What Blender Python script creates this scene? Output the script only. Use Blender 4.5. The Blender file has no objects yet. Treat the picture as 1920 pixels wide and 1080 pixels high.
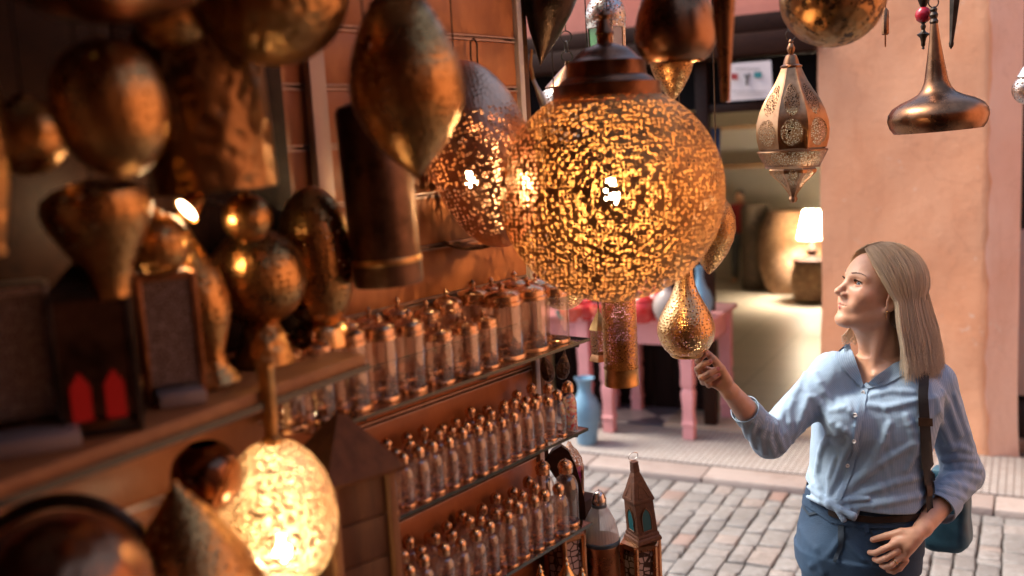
import bpy, bmesh, math, random
import numpy as np
from mathutils import Vector, Matrix, Euler
R = math.radians
sc = bpy.context.scene
COL = sc.collection
random.seed(7)
rng = np.random.default_rng(7)

# ------------------------------------------------------------------ camera
F = 1866.7            # focal length in pixels of a 1920 px wide frame (35 mm lens)
CAMZ = 2.0
PITCH, ROLL = R(8.4), R(3.2)
_f = np.array([0, math.cos(PITCH), -math.sin(PITCH)])
_u0 = np.array([0, math.sin(PITCH), math.cos(PITCH)])
_r0 = np.array([1.0, 0, 0])
_r = math.cos(ROLL) * _r0 - math.sin(ROLL) * _u0
_u = math.cos(ROLL) * _u0 + math.sin(ROLL) * _r0
CAM = np.array([0, 0, CAMZ])
cd = bpy.data.cameras.new('camera')
cam = bpy.data.objects.new('camera', cd)
COL.objects.link(cam)
cd.sensor_width = 36.0
cd.lens = 35.0
cd.clip_start = 0.05
cd.clip_end = 500
cd.dof.use_dof = True
cd.dof.focus_distance = 2.56
cd.dof.aperture_fstop = 1.85
cam.matrix_world = Matrix(((_r[0], _u[0], -_f[0], 0), (_r[1], _u[1], -_f[1], 0), (_r[2], _u[2], -_f[2], CAMZ), (0, 0, 0, 1)))
sc.camera = cam

# ------------------------------------------------------------------ light
SUN_EL, SUN_AZ = R(54), R(-70)       # azimuth measured clockwise from +Y
w = bpy.data.worlds.new('World')
sc.world = w
w.use_nodes = True
nt = w.node_tree
bg = nt.nodes['Background']
sky = nt.nodes.new('ShaderNodeTexSky')
sky.sky_type = 'NISHITA'
sky.sun_disc = False
sky.sun_elevation = SUN_EL
sky.sun_rotation = SUN_AZ
sky.air_density = 1.0
sky.dust_density = 4.0
nt.links.new(sky.outputs[0], bg.inputs[0])
bg.inputs[1].default_value = 0.12
sl = bpy.data.lights.new('sun', 'SUN')
sl.energy = 1.9
sl.angle = R(20)
sl.color = (1.0, 0.90, 0.76)
sun = bpy.data.objects.new('sun', sl)
COL.objects.link(sun)
sd = Vector((math.sin(SUN_AZ) * math.cos(SUN_EL), math.cos(SUN_AZ) * math.cos(SUN_EL), math.sin(SUN_EL)))
sun.rotation_euler = sd.to_track_quat('Z', 'Y').to_euler()
sc.view_settings.view_transform = 'Standard'
sc.view_settings.look = 'None'
sc.view_settings.exposure = 1.45
sc.view_settings.gamma = 1.0
sc.cycles.use_denoising = True
sc.cycles.max_bounces = 8
sc.cycles.diffuse_bounces = 3
sc.cycles.glossy_bounces = 4
sc.cycles.transmission_bounces = 4
sc.cycles.transparent_max_bounces = 24
sc.cycles.sample_clamp_indirect = 4.0
sc.cycles.caustics_reflective = False
sc.cycles.caustics_refractive = False


# ------------------------------------------------------------------ placing
def ray(px, py):
    return _r * (px - 960) / F - _u * (py - 540) / F + _f


def P(px, py, d):
    return CAM + ray(px, py) * d


def atz(px, py, z):
    q = ray(px, py)
    return CAM + q * (z - CAMZ) / q[2]


def proj(p):
    v = np.asarray(p, float) - CAM
    d = v @ _f
    return 960 + F * (v @ _r) / d, 540 - F * (v @ _u) / d, d


def on_plane(px, py, p0, n):
    q = ray(px, py)
    return CAM + q * (np.dot(np.asarray(p0) - CAM, n) / np.dot(q, n))


# ------------------------------------------------------------------ mesh helper
class G:
    def __init__(s):
        s.v, s.f, s.uv, s.mi = [], [], [], []

    def _add(s, vs, fs, uvs=None, mi=0):
        o = len(s.v)
        s.v.extend([tuple(map(float, q)) for q in vs])
        for k, fc in enumerate(fs):
            s.f.append([i + o for i in fc])
            s.uv.append(uvs[k] if uvs else [(0, 0)] * len(fc))
            s.mi.append(mi)

    def lathe(s, prof, seg=40, at=(0, 0, 0), M=None, mi=0, sc_=1.0, scallop=0, samp=0.0, sx=1.0, sy=1.0, phase=0.0):
        prof = [(r * sc_, z * sc_) for r, z in prof]
        L = [0]
        for a, b in zip(prof, prof[1:]):
            L.append(L[-1] + math.hypot(b[0] - a[0], b[1] - a[1]))
        T = L[-1] or 1
        vs, fs, uvs = [], [], []
        for r, z in prof:
            for j in range(seg):
                a = 2 * math.pi * j / seg + phase
                rr = r * (1 + samp * abs(math.cos(scallop * a / 2))) if scallop else r
                vs.append((rr * math.cos(a) * sx, rr * math.sin(a) * sy, z))
        for i in range(len(prof) - 1):
            for j in range(seg):
                k = (j + 1) % seg
                fs.append((i * seg + j, i * seg + k, (i + 1) * seg + k, (i + 1) * seg + j))
                uvs.append([(j / seg, L[i] / T), ((j + 1) / seg, L[i] / T), ((j + 1) / seg, L[i + 1] / T), (j / seg, L[i + 1] / T)])
        vs = s._tr(vs, at, M)
        s._add(vs, fs, uvs, mi)
        return s

    def _tr(s, vs, at, M):
        if M is not None:
            vs = [M @ Vector(q) for q in vs]
        return [(q[0] + at[0], q[1] + at[1], q[2] + at[2]) for q in vs]

    def box(s, c, size, rz=0.0, M=None, bev=0.0, mi=0):
        hx, hy, hz = size[0] / 2, size[1] / 2, size[2] / 2
        bm = bmesh.new()
        bmesh.ops.create_cube(bm, size=1.0)
        for q in bm.verts:
            q.co = Vector((q.co.x * size[0], q.co.y * size[1], q.co.z * size[2]))
        if bev:
            bmesh.ops.bevel(bm, geom=bm.edges[:], offset=bev, segments=2, affect='EDGES', profile=0.5)
        if M is None:
            M = Matrix.Rotation(rz, 3, 'Z')
        bm.verts.index_update()
        vs = [M @ q.co for q in bm.verts]
        vs = [(q.x + c[0], q.y + c[1], q.z + c[2]) for q in vs]
        fs = [[q.index for q in fc.verts] for fc in bm.faces]
        uvs = []
        for fc in bm.faces:
            n = fc.normal
            ax = max(range(3), key=lambda k: abs(n[k]))
            o = [k for k in range(3) if k != ax]
            uvs.append([(l.vert.co[o[0]], l.vert.co[o[1]]) for l in fc.loops])
        bm.free()
        s._add(vs, fs, uvs, mi)
        return s

    def tube(s, pts, rad, seg=8, cap=True, closed=False, mi=0, flat=1.0):
        pts = [np.asarray(q, float) for q in pts]
        n = len(pts)
        if not hasattr(rad, '__len__'):
            rad = [rad] * n
        vs, fs, uvs = [], [], []
        t0 = pts[1] - pts[0]
        t0 /= np.linalg.norm(t0) + 1e-12
        ref = np.array([0, 0, 1.0]) if abs(t0[2]) < 0.9 else np.array([1.0, 0, 0])
        nn = np.cross(t0, ref)
        nn /= np.linalg.norm(nn)
        for i in range(n):
            if closed:
                t = pts[(i + 1) % n] - pts[i - 1]
            else:
                t = pts[min(i + 1, n - 1)] - pts[max(i - 1, 0)]
            t = t / (np.linalg.norm(t) + 1e-12)
            nn = nn - t * (nn @ t)
            nn /= np.linalg.norm(nn) + 1e-12
            b = np.cross(t, nn)
            for j in range(seg):
                a = 2 * math.pi * j / seg
                vs.append(pts[i] + (nn * math.cos(a) + b * math.sin(a) * flat) * rad[i])
        m = n if closed else n - 1
        for i in range(m):
            i2 = (i + 1) % n
            for j in range(seg):
                k = (j + 1) % seg
                fs.append((i * seg + j, i * seg + k, i2 * seg + k, i2 * seg + j))
                uvs.append([(j / seg, i / m), ((j + 1) / seg, i / m), ((j + 1) / seg, (i + 1) / m), (j / seg, (i + 1) / m)])
        if cap and not closed:
            fs.append(list(range(seg))[::-1])
            uvs.append([(0, 0)] * seg)
            fs.append([(n - 1) * seg + j for j in range(seg)])
            uvs.append([(0, 1)] * seg)
        s._add(vs, fs, uvs, mi)
        return s

    def ring(s, c, r, rad, axis=(0, 1, 0), seg=16, rs=6, sx=1.0, mi=0):
        ax = Vector(axis).normalized()
        q = ax.to_track_quat('Z', 'Y').to_matrix()
        pts = [np.array(c) + np.array(q @ Vector((r * math.cos(a) * sx, r * math.sin(a), 0))) for a in [2 * math.pi * k / seg for k in range(seg)]]
        return s.tube(pts, rad, rs, closed=True, mi=mi)

    def ball(s, c, r, seg=16, rings=10, sc3=(1, 1, 1), mi=0):
        pr = [(r * math.sin(math.pi * k / rings) + 1e-6, -r * math.cos(math.pi * k / rings)) for k in range(rings + 1)]
        M = Matrix.Diagonal(Vector(sc3))
        return s.lathe(pr, seg, at=c, M=M, mi=mi)

    def poly(s, pts2, y0, y1, M=None, at=(0, 0, 0), mi=0):
        """a flat outline in local XZ extruded from y0 to y1"""
        n = len(pts2)
        vs = [(x, y0, z) for x, z in pts2] + [(x, y1, z) for x, z in pts2]
        fs = [list(range(n)), [n + k for k in range(n)][::-1]]
        fs += [(k, n + k, n + (k + 1) % n, (k + 1) % n) for k in range(n)]
        uvs = [[(vs[i][0], vs[i][2]) for i in fc] for fc in fs]
        s._add(s._tr(vs, at, M), fs, uvs, mi)
        return s

    def build(s, name, mats, parent=None, smooth=True, ang=40):
        me = bpy.data.meshes.new(name)
        me.from_pydata(s.v, [], s.f)
        ul = me.uv_layers.new(name='UVMap')
        flat = [c for fc in s.uv for q in fc for c in q]
        ul.data.foreach_set('uv', flat)
        if not isinstance(mats, (list, tuple)):
            mats = [mats]
        for m in mats:
            me.materials.append(m)
        me.polygons.foreach_set('material_index', s.mi)
        bm = bmesh.new()
        bm.from_mesh(me)
        bmesh.ops.remove_doubles(bm, verts=bm.verts[:], dist=1e-6)
        bmesh.ops.recalc_face_normals(bm, faces=bm.faces[:])
        if smooth:
            for fc in bm.faces:
                fc.smooth = True
            for e in bm.edges:
                if len(e.link_faces) == 2 and e.calc_face_angle(0) > R(ang):
                    e.smooth = False
        bm.to_mesh(me)
        bm.free()
        o = bpy.data.objects.new(name, me)
        COL.objects.link(o)
        if parent is not None:
            o.parent = parent
        return o


def tag(o, label=None, cat=None, group=None, kind=None):
    if label:
        o['label'] = label
    if cat:
        o['category'] = cat
    if group:
        o['group'] = group
    if kind:
        o['kind'] = kind
    return o


def thing(name, label, cat, loc=(0, 0, 0), rz=0.0, group=None, rot=None):
    o = bpy.data.objects.new(name, None)
    COL.objects.link(o)
    o.empty_display_size = 0.05
    o.location = tuple(map(float, loc))
    o.rotation_euler = rot if rot is not None else (0, 0, rz)
    return tag(o, label, cat, group)


def dup(root, loc, label=None, rz=None):
    def cp(o, par):
        c = o.copy()
        COL.objects.link(c)
        if par is not None:
            c.parent = par
        for ch in o.children:
            cp(ch, c)
        return c
    r = cp(root, None)
    r.location = tuple(map(float, loc))
    if rz is not None:
        r.rotation_euler = (0, 0, rz)
    if label:
        r['label'] = label
    return r


# ------------------------------------------------------------------ materials
class NT:
    def __init__(s, name):
        s.m = bpy.data.materials.new(name)
        s.m.use_nodes = True
        s.t = s.m.node_tree
        s.t.nodes.clear()
        s.out = s.t.nodes.new('ShaderNodeOutputMaterial')

    def n(s, typ, props=None, **inp):
        nd = s.t.nodes.new('ShaderNode' + typ)
        for k, val in (props or {}).items():
            setattr(nd, k, val)
        for k, val in inp.items():
            key = int(k[1:]) if k[0] == '_' and k[1:].isdigit() else k.replace('_', ' ')
            s.set(nd.inputs[key], val)
        return nd

    def set(s, sock, val):
        if isinstance(val, bpy.types.NodeSocket):
            s.t.links.new(val, sock)
        elif isinstance(val, bpy.types.Node):
            s.t.links.new(val.outputs[0], sock)
        else:
            if hasattr(sock.default_value, '__len__') and len(sock.default_value) == 4 and len(val) == 3:
                val = (*val, 1.0)
            sock.default_value = val

    def math(s, op, a, b=0.0, c=0.0):
        return s.n('Math', {'operation': op}, _0=a, _1=b, _2=c).outputs[0]

    def mix(s, f, a, b):
        nd = s.n('Mix', {'data_type': 'RGBA'})
        s.set(nd.inputs[0], f)
        s.set(nd.inputs[6], a)
        s.set(nd.inputs[7], b)
        return nd.outputs[2]

    def ramp(s, fac, stops):
        nd = s.n('ValToRGB')
        cr = nd.color_ramp
        while len(cr.elements) < len(stops):
            cr.elements.new(0.5)
        for e, (p, c) in zip(cr.elements, stops):
            e.position = p
            e.color = (*c, 1) if len(c) == 3 else c
        s.set(nd.inputs[0], fac)
        return nd.outputs[0]

    def obj(s):
        return s.n('TexCoord').outputs['Object']

    def uv(s):
        return s.n('TexCoord').outputs['UV']

    def noise(s, vec, scale, detail=4, rough=0.6):
        return s.n('TexNoise', Vector=vec, Scale=scale, Detail=detail, Roughness=rough).outputs[0]

    def vor(s, vec, scale, feat='F1', rnd=1.0, out='Distance'):
        return s.n('TexVoronoi', {'feature': feat}, Vector=vec, Scale=scale, Randomness=rnd).outputs[out]

    def bump(s, h, strength=0.3, dist=0.01):
        return s.n('Bump', Height=h, Strength=strength, Distance=dist).outputs[0]

    def bsdf(s, **k):
        return s.n('BsdfPrincipled', **k)

    def done(s, sh):
        s.t.links.new(sh.outputs[0] if isinstance(sh, bpy.types.Node) else sh, s.out.inputs[0])
        return s.m


def m_metal(name, col, dark, rough=0.3, nscale=14, hammer=0.0, hs=60, metallic=1.0, spots=None):
    t = NT(name)
    o = t.obj()
    n1 = t.noise(o, nscale, 5, 0.65)
    c = t.ramp(n1, [(0.32, dark), (0.62, col)])
    if spots:
        n2 = t.noise(o, nscale * 4, 3, 0.7)
        c = t.mix(t.ramp(n2, [(0.52, (0, 0, 0)), (0.60, (1, 1, 1))]), c, spots)
    rg = t.math('MULTIPLY_ADD', n1, 0.3, rough - 0.12)
    h = t.noise(o, 220, 3, 0.6)
    nb = t.bump(h, 0.12, 0.002)
    if hammer:
        hv = t.vor(o, hs, 'SMOOTH_F1')
        nb = t.n('Bump', Height=hv, Strength=hammer, Distance=0.006, Normal=nb).outputs[0]
    b = t.bsdf(Base_Color=c, Metallic=metallic, Roughness=rg, Normal=nb)
    return t.done(b)


def m_perf(name, col, dark, scale=90, thr=0.22, kind='edge', rough=0.3, nscale=10, warp=0.0, rosette=0.0, vmin=None, vmax=None, nrough=0.3, glow=None):
    """metal sheet pierced right through by a procedural pattern of holes"""
    t = NT(name)
    o = t.obj()
    n1 = t.noise(o, nscale, 5, 0.65)
    c = t.ramp(n1, [(0.32, dark), (0.62, col)])
    vec = o
    if warp:
        nz = t.n('TexNoise', Vector=o, Scale=scale * 0.45, Detail=2).outputs['Color']
        off = t.n('VectorMath', {'operation': 'MULTIPLY_ADD'}, _0=nz, _1=(warp / scale,) * 3, _2=o).outputs[0]
        vec = off
    if kind == 'edge':
        d = t.vor(vec, scale, 'DISTANCE_TO_EDGE')
        hole = d
        th = thr
    else:
        d = t.vor(vec, scale, 'F1', 0.55)
        hole = t.math('SUBTRACT', 1.0, d)
        th = 1 - thr
    if rosette:
        rd = t.vor(o, rosette, 'F1', 0.6)
        wv = t.math('SINE', t.math('MULTIPLY', rd, 42.0))
        hole = t.math('MULTIPLY_ADD', wv, 0.035, hole)
    mask = t.math('GREATER_THAN', hole, th)
    if vmin is not None:
        v = t.n('SeparateXYZ', _0=t.uv()).outputs[1]
        mask = t.math('MULTIPLY', mask, t.math('MULTIPLY', t.math('GREATER_THAN', v, vmin), t.math('LESS_THAN', v, vmax)))
    nb = t.bump(hole, 0.35, 0.003)
    rg = t.math('MULTIPLY_ADD', n1, nrough, rough - nrough * 0.4)
    b = t.bsdf(Base_Color=c, Metallic=1.0, Roughness=rg, Normal=nb)
    tr = t.n('BsdfTransparent')
    mx = t.n('MixShader', _0=mask, _1=b, _2=tr)
    return t.done(mx)


def m_panel(name, col, dark, scale=150, pan=8, thr=0.1, ell=((0.30, 0.33, 0.22),), rough=0.28):
    """lantern of ribbed panels, each with pierced medallions (ellipse: v centre, half width, half height)"""
    t = NT(name)
    o = t.obj()
    n1 = t.noise(o, 18, 5, 0.65)
    c = t.ramp(n1, [(0.3, dark), (0.62, col)])
    s = t.n('SeparateXYZ', _0=t.uv())
    u = t.math('SUBTRACT', t.math('MULTIPLY', t.math('FRACT', t.math('MULTIPLY', s.outputs[0], float(pan))), 2.0), 1.0)
    v = s.outputs[1]
    tot = None
    for vc, hw, hh in ell:
        a = t.math('POWER', t.math('ABSOLUTE', t.math('DIVIDE', u, hw * 2)), 2.0)
        b = t.math('POWER', t.math('ABSOLUTE', t.math('DIVIDE', t.math('SUBTRACT', v, vc), hh)), 2.0)
        e = t.math('LESS_THAN', t.math('ADD', a, b), 1.0)
        tot = e if tot is None else t.math('MAXIMUM', tot, e)
    d = t.vor(o, scale, 'DISTANCE_TO_EDGE')
    hole = t.math('MULTIPLY', t.math('GREATER_THAN', d, thr), tot)
    ridge = t.math('POWER', t.math('ABSOLUTE', u), 6.0)
    c = t.mix(t.math('MULTIPLY', ridge, 0.6), c, (col[0] * 1.3, col[1] * 1.2, col[2] * 1.1))
    nb = t.bump(t.math('ADD', t.math('MULTIPLY', d, tot), ridge), 0.4, 0.003)
    b = t.bsdf(Base_Color=c, Metallic=1.0, Roughness=t.math('MULTIPLY_ADD', n1, 0.3, rough - 0.12), Normal=nb)
    mx = t.n('MixShader', _0=hole, _1=b, _2=t.n('BsdfTransparent'))
    return t.done(mx)


def m_glass(name, tint=(1, 1, 1), refl=0.08, rough=0.02):
    t = NT(name)
    lw = t.n('LayerWeight', Blend=0.35)
    fr = t.math('MULTIPLY_ADD', t.math('POWER', lw.outputs['Facing'], 2.2), 0.75, refl)
    edge = t.mix(t.math('POWER', lw.outputs['Facing'], 3.0), tint, tuple(0.55 * q for q in tint))
    tr = t.n('BsdfTransparent', Color=edge)
    gl = t.n('BsdfGlossy', Color=(1, 1, 1), Roughness=rough)
    return t.done(t.n('MixShader', _0=fr, _1=tr, _2=gl))


def m_plain(name, col, rough=0.6, var=0.25, nscale=8, bump=0.1, metallic=0.0, bs=120, spec=0.5, col2=None):
    t = NT(name)
    o = t.obj()
    n1 = t.noise(o, nscale, 6, 0.65)
    c = t.ramp(n1, [(0.3, col2 or tuple(q * (1 - var) for q in col)), (0.7, col)])
    b = t.bsdf(Base_Color=c, Roughness=rough, Metallic=metallic, Normal=t.bump(t.noise(o, bs, 4, 0.6), bump, 0.004))
    b.inputs['Specular IOR Level'].default_value = spec
    return t.done(b)


def m_wood(name, col, dark, scale=6, stretch=(1, 1, 0.08), rough=0.5, bump=0.15, spec=0.4):
    t = NT(name)
    mp = t.n('Mapping', Vector=t.obj(), Scale=stretch)
    n1 = t.noise(mp.outputs[0], scale * 10, 6, 0.7)
    n2 = t.noise(t.obj(), scale * 0.5, 3, 0.5)
    c = t.ramp(t.math('MULTIPLY_ADD', n2, 0.4, t.math('MULTIPLY', n1, 0.65)), [(0.35, dark), (0.68, col)])
    b = t.bsdf(Base_Color=c, Roughness=rough, Normal=t.bump(n1, bump, 0.004))
    b.inputs['Specular IOR Level'].default_value = spec
    return t.done(b)


def m_emit(name, col, strength):
    t = NT(name)
    return t.done(t.n('Emission', Color=(*col, 1), Strength=strength))


BRASS, BRASS_D = (0.72, 0.42, 0.16), (0.26, 0.12, 0.04)
COPPER, COPPER_D = (0.62, 0.30, 0.15), (0.20, 0.08, 0.035)
MT = {}
MT['brass'] = m_metal('aged_brass', BRASS, BRASS_D, 0.30)
MT['brass_pol'] = m_metal('polished_brass', (0.85, 0.55, 0.26), (0.6, 0.33, 0.12), 0.20)
MT['copper'] = m_metal('aged_copper', COPPER, COPPER_D, 0.30)
MT['dark_metal'] = m_metal('dark_metal', (0.20, 0.11, 0.07), (0.05, 0.03, 0.02), 0.38)
MT['bronze'] = m_metal('brown_bronze', (0.34, 0.17, 0.09), (0.12, 0.055, 0.03), 0.26, 9)
MT['hammer'] = m_metal('hammered_brass', (0.54, 0.30, 0.11), (0.20, 0.095, 0.04), 0.33, 8, 0.7, 70)
MT['hammer_spot'] = m_metal('hammered_spotted_brass', (0.45, 0.25, 0.10), (0.20, 0.10, 0.05), 0.36, 12, 0.6, 60, spots=(0.07, 0.04, 0.025))
MT['silver'] = m_metal('tin_silver', (0.75, 0.70, 0.66), (0.42, 0.36, 0.33), 0.22)
MT['iron'] = m_metal('black_iron', (0.09, 0.07, 0.06), (0.03, 0.025, 0.02), 0.42)
MT['glass'] = m_glass('clear_glass', (0.97, 0.93, 0.91))
MT['bulb'] = m_emit('bulb_glow', (1.0, 0.78, 0.45), 40)

# ================================================================== SETTING
FO = np.array([1.09, 6.2, 0.0])          # facade frame: a = to the right along the facade, b = into the shop
FA = np.array([0.885, -0.465, 0.0])
FB = np.array([0.465, 0.885, 0.0])
FRZ = math.atan2(FA[1], FA[0])


def FP(a, b, z=0.0):
    return FO + FA * a + FB * b + np.array([0, 0, z])


def fbox(g, a0, a1, b0, b1, z0, z1, bev=0.0, mi=0):
    c = FP((a0 + a1) / 2, (b0 + b1) / 2, (z0 + z1) / 2)
    return g.box(c, (a1 - a0, b1 - b0, z1 - z0), FRZ, bev=bev, mi=mi)


# --- plaster: pink limewash with patches, trowel marks, stains and chips
def m_plaster(name, base, pale, dirt, chips=True):
    t = NT(name)
    o = t.obj()
    n1 = t.noise(o, 1.6, 6, 0.6)
    n2 = t.noise(o, 7, 5, 0.7)
    mp = t.n('Mapping', Vector=o, Scale=(3, 3, 0.7))
    n3 = t.noise(mp.outputs[0], 2.2, 6, 0.7)
    c = t.ramp(n1, [(0.30, base), (0.70, pale)])
    c = t.mix(t.math('MULTIPLY', t.ramp(n3, [(0.50, (0, 0, 0)), (0.72, (1, 1, 1))]), 0.40), c, dirt)
    c = t.mix(t.math('MULTIPLY', t.ramp(n2, [(0.55, (0, 0, 0)), (0.75, (1, 1, 1))]), 0.25), c, pale)
    if chips:
        ch = t.noise(o, 16, 5, 0.75)
        big = t.noise(o, 2.6, 5, 0.7)
        c = t.mix(t.math('MULTIPLY', t.ramp(t.math('ADD', ch, t.math('MULTIPLY', big, 0.5)), [(0.92, (0, 0, 0)), (0.95, (1, 1, 1))]), 0.6), c, (0.74, 0.60, 0.50))
        c = t.mix(t.math('MULTIPLY', t.ramp(t.noise(o, 9, 6, 0.75), [(0.60, (0, 0, 0)), (0.68, (1, 1, 1))]), 0.16), c, (0.42, 0.17, 0.085))
        wv = t.n('Mapping', Vector=o, Scale=(9, 9, 0.55))
        c = t.mix(t.math('MULTIPLY', t.ramp(t.noise(wv.outputs[0], 1.0, 5, 0.7), [(0.56, (0, 0, 0)), (0.74, (1, 1, 1))]), 0.25), c, (0.45, 0.17, 0.085))
        ck = t.n('TexNoise', Vector=o, Scale=3.0, Detail=6).outputs['Color']
        ckv = t.n('VectorMath', {'operation': 'MULTIPLY_ADD'}, _0=ck, _1=(0.5, 0.5, 0.5), _2=o).outputs[0]
        crk = t.vor(ckv, 1.3, 'DISTANCE_TO_EDGE')
        c = t.mix(t.math('MULTIPLY', t.ramp(crk, [(0.0, (1, 1, 1)), (0.005, (0, 0, 0))]), 0.18), c, (0.33, 0.13, 0.07))
    h = t.math('ADD', t.math('MULTIPLY', n2, 0.5), t.math('ADD', n1, t.math('MULTIPLY', t.noise(o, 60, 4, 0.7), 0.15)))
    b = t.bsdf(Base_Color=c, Roughness=0.88, Normal=t.bump(h, 0.45, 0.03))
    return t.done(b)


MT['plaster'] = m_plaster('pink_plaster', (0.72, 0.32, 0.165), (0.79, 0.42, 0.25), (0.60, 0.24, 0.115))
MT['plaster2'] = m_plaster('lit_pink_plaster', (0.74, 0.44, 0.32), (0.80, 0.55, 0.43), (0.58, 0.31, 0.20))  # paler copy of the plaster for the corner side facing the light
MT['plaster3'] = m_plaster('rose_plaster', (0.62, 0.20, 0.14), (0.68, 0.26, 0.19), (0.54, 0.17, 0.11), False)
MT['cream'] = m_plain('cream_wall', (0.52, 0.46, 0.37), 0.8, 0.12, 3)
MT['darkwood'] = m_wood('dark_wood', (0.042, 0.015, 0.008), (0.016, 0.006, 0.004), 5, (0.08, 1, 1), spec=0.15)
MT['black'] = m_plain('black_void', (0.006, 0.005, 0.005), 0.9)
MT['wood_mid'] = m_wood('brown_wood', (0.20, 0.085, 0.035), (0.07, 0.028, 0.014), 4)
def m_floor():
    t = NT('beige_floor_tiles')
    o = t.uv()
    br = t.n('TexBrick', {'offset': 0.0}, Vector=o, Color1=(0.31, 0.255, 0.19, 1), Color2=(0.35, 0.29, 0.22, 1), Mortar=(0.20, 0.16, 0.12, 1), Scale=1.0, Mortar_Size=0.008, Brick_Width=0.45, Row_Height=0.45)
    c = t.mix(t.math('MULTIPLY', t.noise(o, 3, 5, 0.7), 0.3), br.outputs[0], (0.22, 0.175, 0.125))
    return t.done(t.bsdf(Base_Color=c, Roughness=0.34))


MT['beige_floor'] = m_floor()


# --- ground: joint bed, cobbles, kerb and tiled strip
def structure(o):
    return tag(o, kind='structure')


def m_ground():
    t = NT('joint_bed')
    o = t.obj()
    c = t.ramp(t.noise(o, 5, 6, 0.7), [(0.3, (0.045, 0.033, 0.027)), (0.7, (0.11, 0.085, 0.07))])
    return t.done(t.bsdf(Base_Color=c, Roughness=0.9, Normal=t.bump(t.noise(o, 90, 4), 0.5, 0.01)))


g = G()
g.box((0, 0, -0.045), (160, 160, 0.05))
structure(g.build('ground', m_ground()))


def m_cobble():
    t = NT('grey_setts')
    o = t.obj()
    rnd = t.n('NewGeometry').outputs['Random Per Island']
    n1 = t.noise(o, 4, 5, 0.7)
    n2 = t.noise(o, 30, 5, 0.7)
    c = t.ramp(rnd, [(0.0, (0.21, 0.205, 0.205)), (0.4, (0.265, 0.258, 0.255)), (0.85, (0.31, 0.298, 0.293)), (0.97, (0.33, 0.28, 0.26)), (1.0, (0.30, 0.19, 0.16))])
    c = t.mix(t.math('MULTIPLY', t.ramp(n1, [(0.45, (0, 0, 0)), (0.7, (1, 1, 1))]), 0.5), c, (0.17, 0.145, 0.13))
    c = t.mix(t.math('MULTIPLY', t.ramp(n2, [(0.40, (1, 1, 1)), (0.6, (0, 0, 0))]), 0.45), c, (0.12, 0.105, 0.095))
    b = t.bsdf(Base_Color=c, Roughness=t.math('MULTIPLY_ADD', n2, 0.4, 0.32), Normal=t.bump(t.math('ADD', n2, t.noise(o, 120, 3)), 0.5, 0.008))
    return t.done(b)


g = G()
a = -3.2
while a < 3.4:
    wa = random.uniform(0.09, 0.125)
    b = -0.67
    wob = random.uniform(-0.01, 0.01)
    while b > -4.3:
        lb = random.choice([random.uniform(0.11, 0.17), random.uniform(0.10, 0.16), random.uniform(0.06, 0.09)])
        cells = [(a, a + wa, b - lb, b)]
        if lb > 0.15 and random.random() < 0.10:
            cells = [(a, a + wa * 0.5, b - lb, b), (a + wa * 0.5, a + wa, b - lb, b)]
        for a0, a1, b0, b1 in cells:
            jn = 0.0045
            q = [(a0 + jn, b0 + jn), (a1 - jn, b0 + jn), (a1 - jn, b1 - jn), (a0 + jn, b1 - jn)]
            q = [(x + random.uniform(-.006, .004), y + random.uniform(-.006, .006)) for x, y in q]
            zt = random.uniform(-0.003, 0.003)
            vs = []
            for ins, z in ((0, -0.03), (0.0, -0.006), (0.003, -0.001 + zt), (0.010, 0.001 + zt)):
                cx, cy = sum(x for x, _ in q) / 4, sum(y for _, y in q) / 4
                for x, y in q:
                    dx, dy = cx - x, cy - y
                    vs.append(FP(x + ins * (1 if dx > 0 else -1), y + ins * (1 if dy > 0 else -1), z + random.uniform(-.001, .001)))
            fs = []
            for L in range(3):
                for k in range(4):
                    k2 = (k + 1) % 4
                    fs.append((L * 4 + k, L * 4 + k2, L * 4 + 4 + k2, L * 4 + 4 + k))
            fs.append((12, 13, 14, 15))
            g._add(vs, fs)
        b -= lb
    a += wa
o = structure(g.build('cobble_paving', m_cobble(), ang=60))

# kerb of long pinkish stones and the tiled strip on it
g = G()
a = -3.2
while a < 3.6:
    la = random.uniform(0.45, 0.8)
    fbox(g, a + 0.003, a + la - 0.003, -0.665, -0.455, -0.05, 0.035 + random.uniform(-.003, .003), bev=0.012)
    a += la


def m_kerb():
    t = NT('kerb_stone')
    o = t.obj()
    rnd = t.n('NewGeometry').outputs['Random Per Island']
    n = t.noise(o, 6, 6, 0.7)
    c = t.mix(rnd, (0.31, 0.255, 0.235), (0.37, 0.31, 0.285))
    c = t.mix(t.math('MULTIPLY', t.ramp(n, [(0.5, (0, 0, 0)), (0.72, (1, 1, 1))]), 0.6), c, (0.20, 0.145, 0.125))
    return t.done(t.bsdf(Base_Color=c, Roughness=0.7, Normal=t.bump(t.noise(o, 50, 5), 0.4, 0.01)))


structure(g.build('kerb', m_kerb()))


def m_tiles():
    t = NT('ribbed_pavement_tiles')
    o = t.uv()
    br = t.n('TexBrick', {'offset': 0.0}, Vector=o, Color1=(0.36, 0.335, 0.315, 1), Color2=(0.43, 0.40, 0.38, 1), Mortar=(0.17, 0.14, 0.13, 1), Scale=1.0, Mortar_Size=0.0045, Brick_Width=0.038, Row_Height=0.038, Mortar_Smooth=0.2)
    n = t.noise(o, 5, 6, 0.7)
    c = t.mix(t.math('MULTIPLY', t.ramp(n, [(0.45, (0, 0, 0)), (0.75, (1, 1, 1))]), 0.45), br.outputs[0], (0.30, 0.22, 0.18))
    return t.done(t.bsdf(Base_Color=c, Roughness=0.5, Normal=t.bump(t.math('MULTIPLY', br.outputs[1], -1.0), 0.5, 0.006)))


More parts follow.
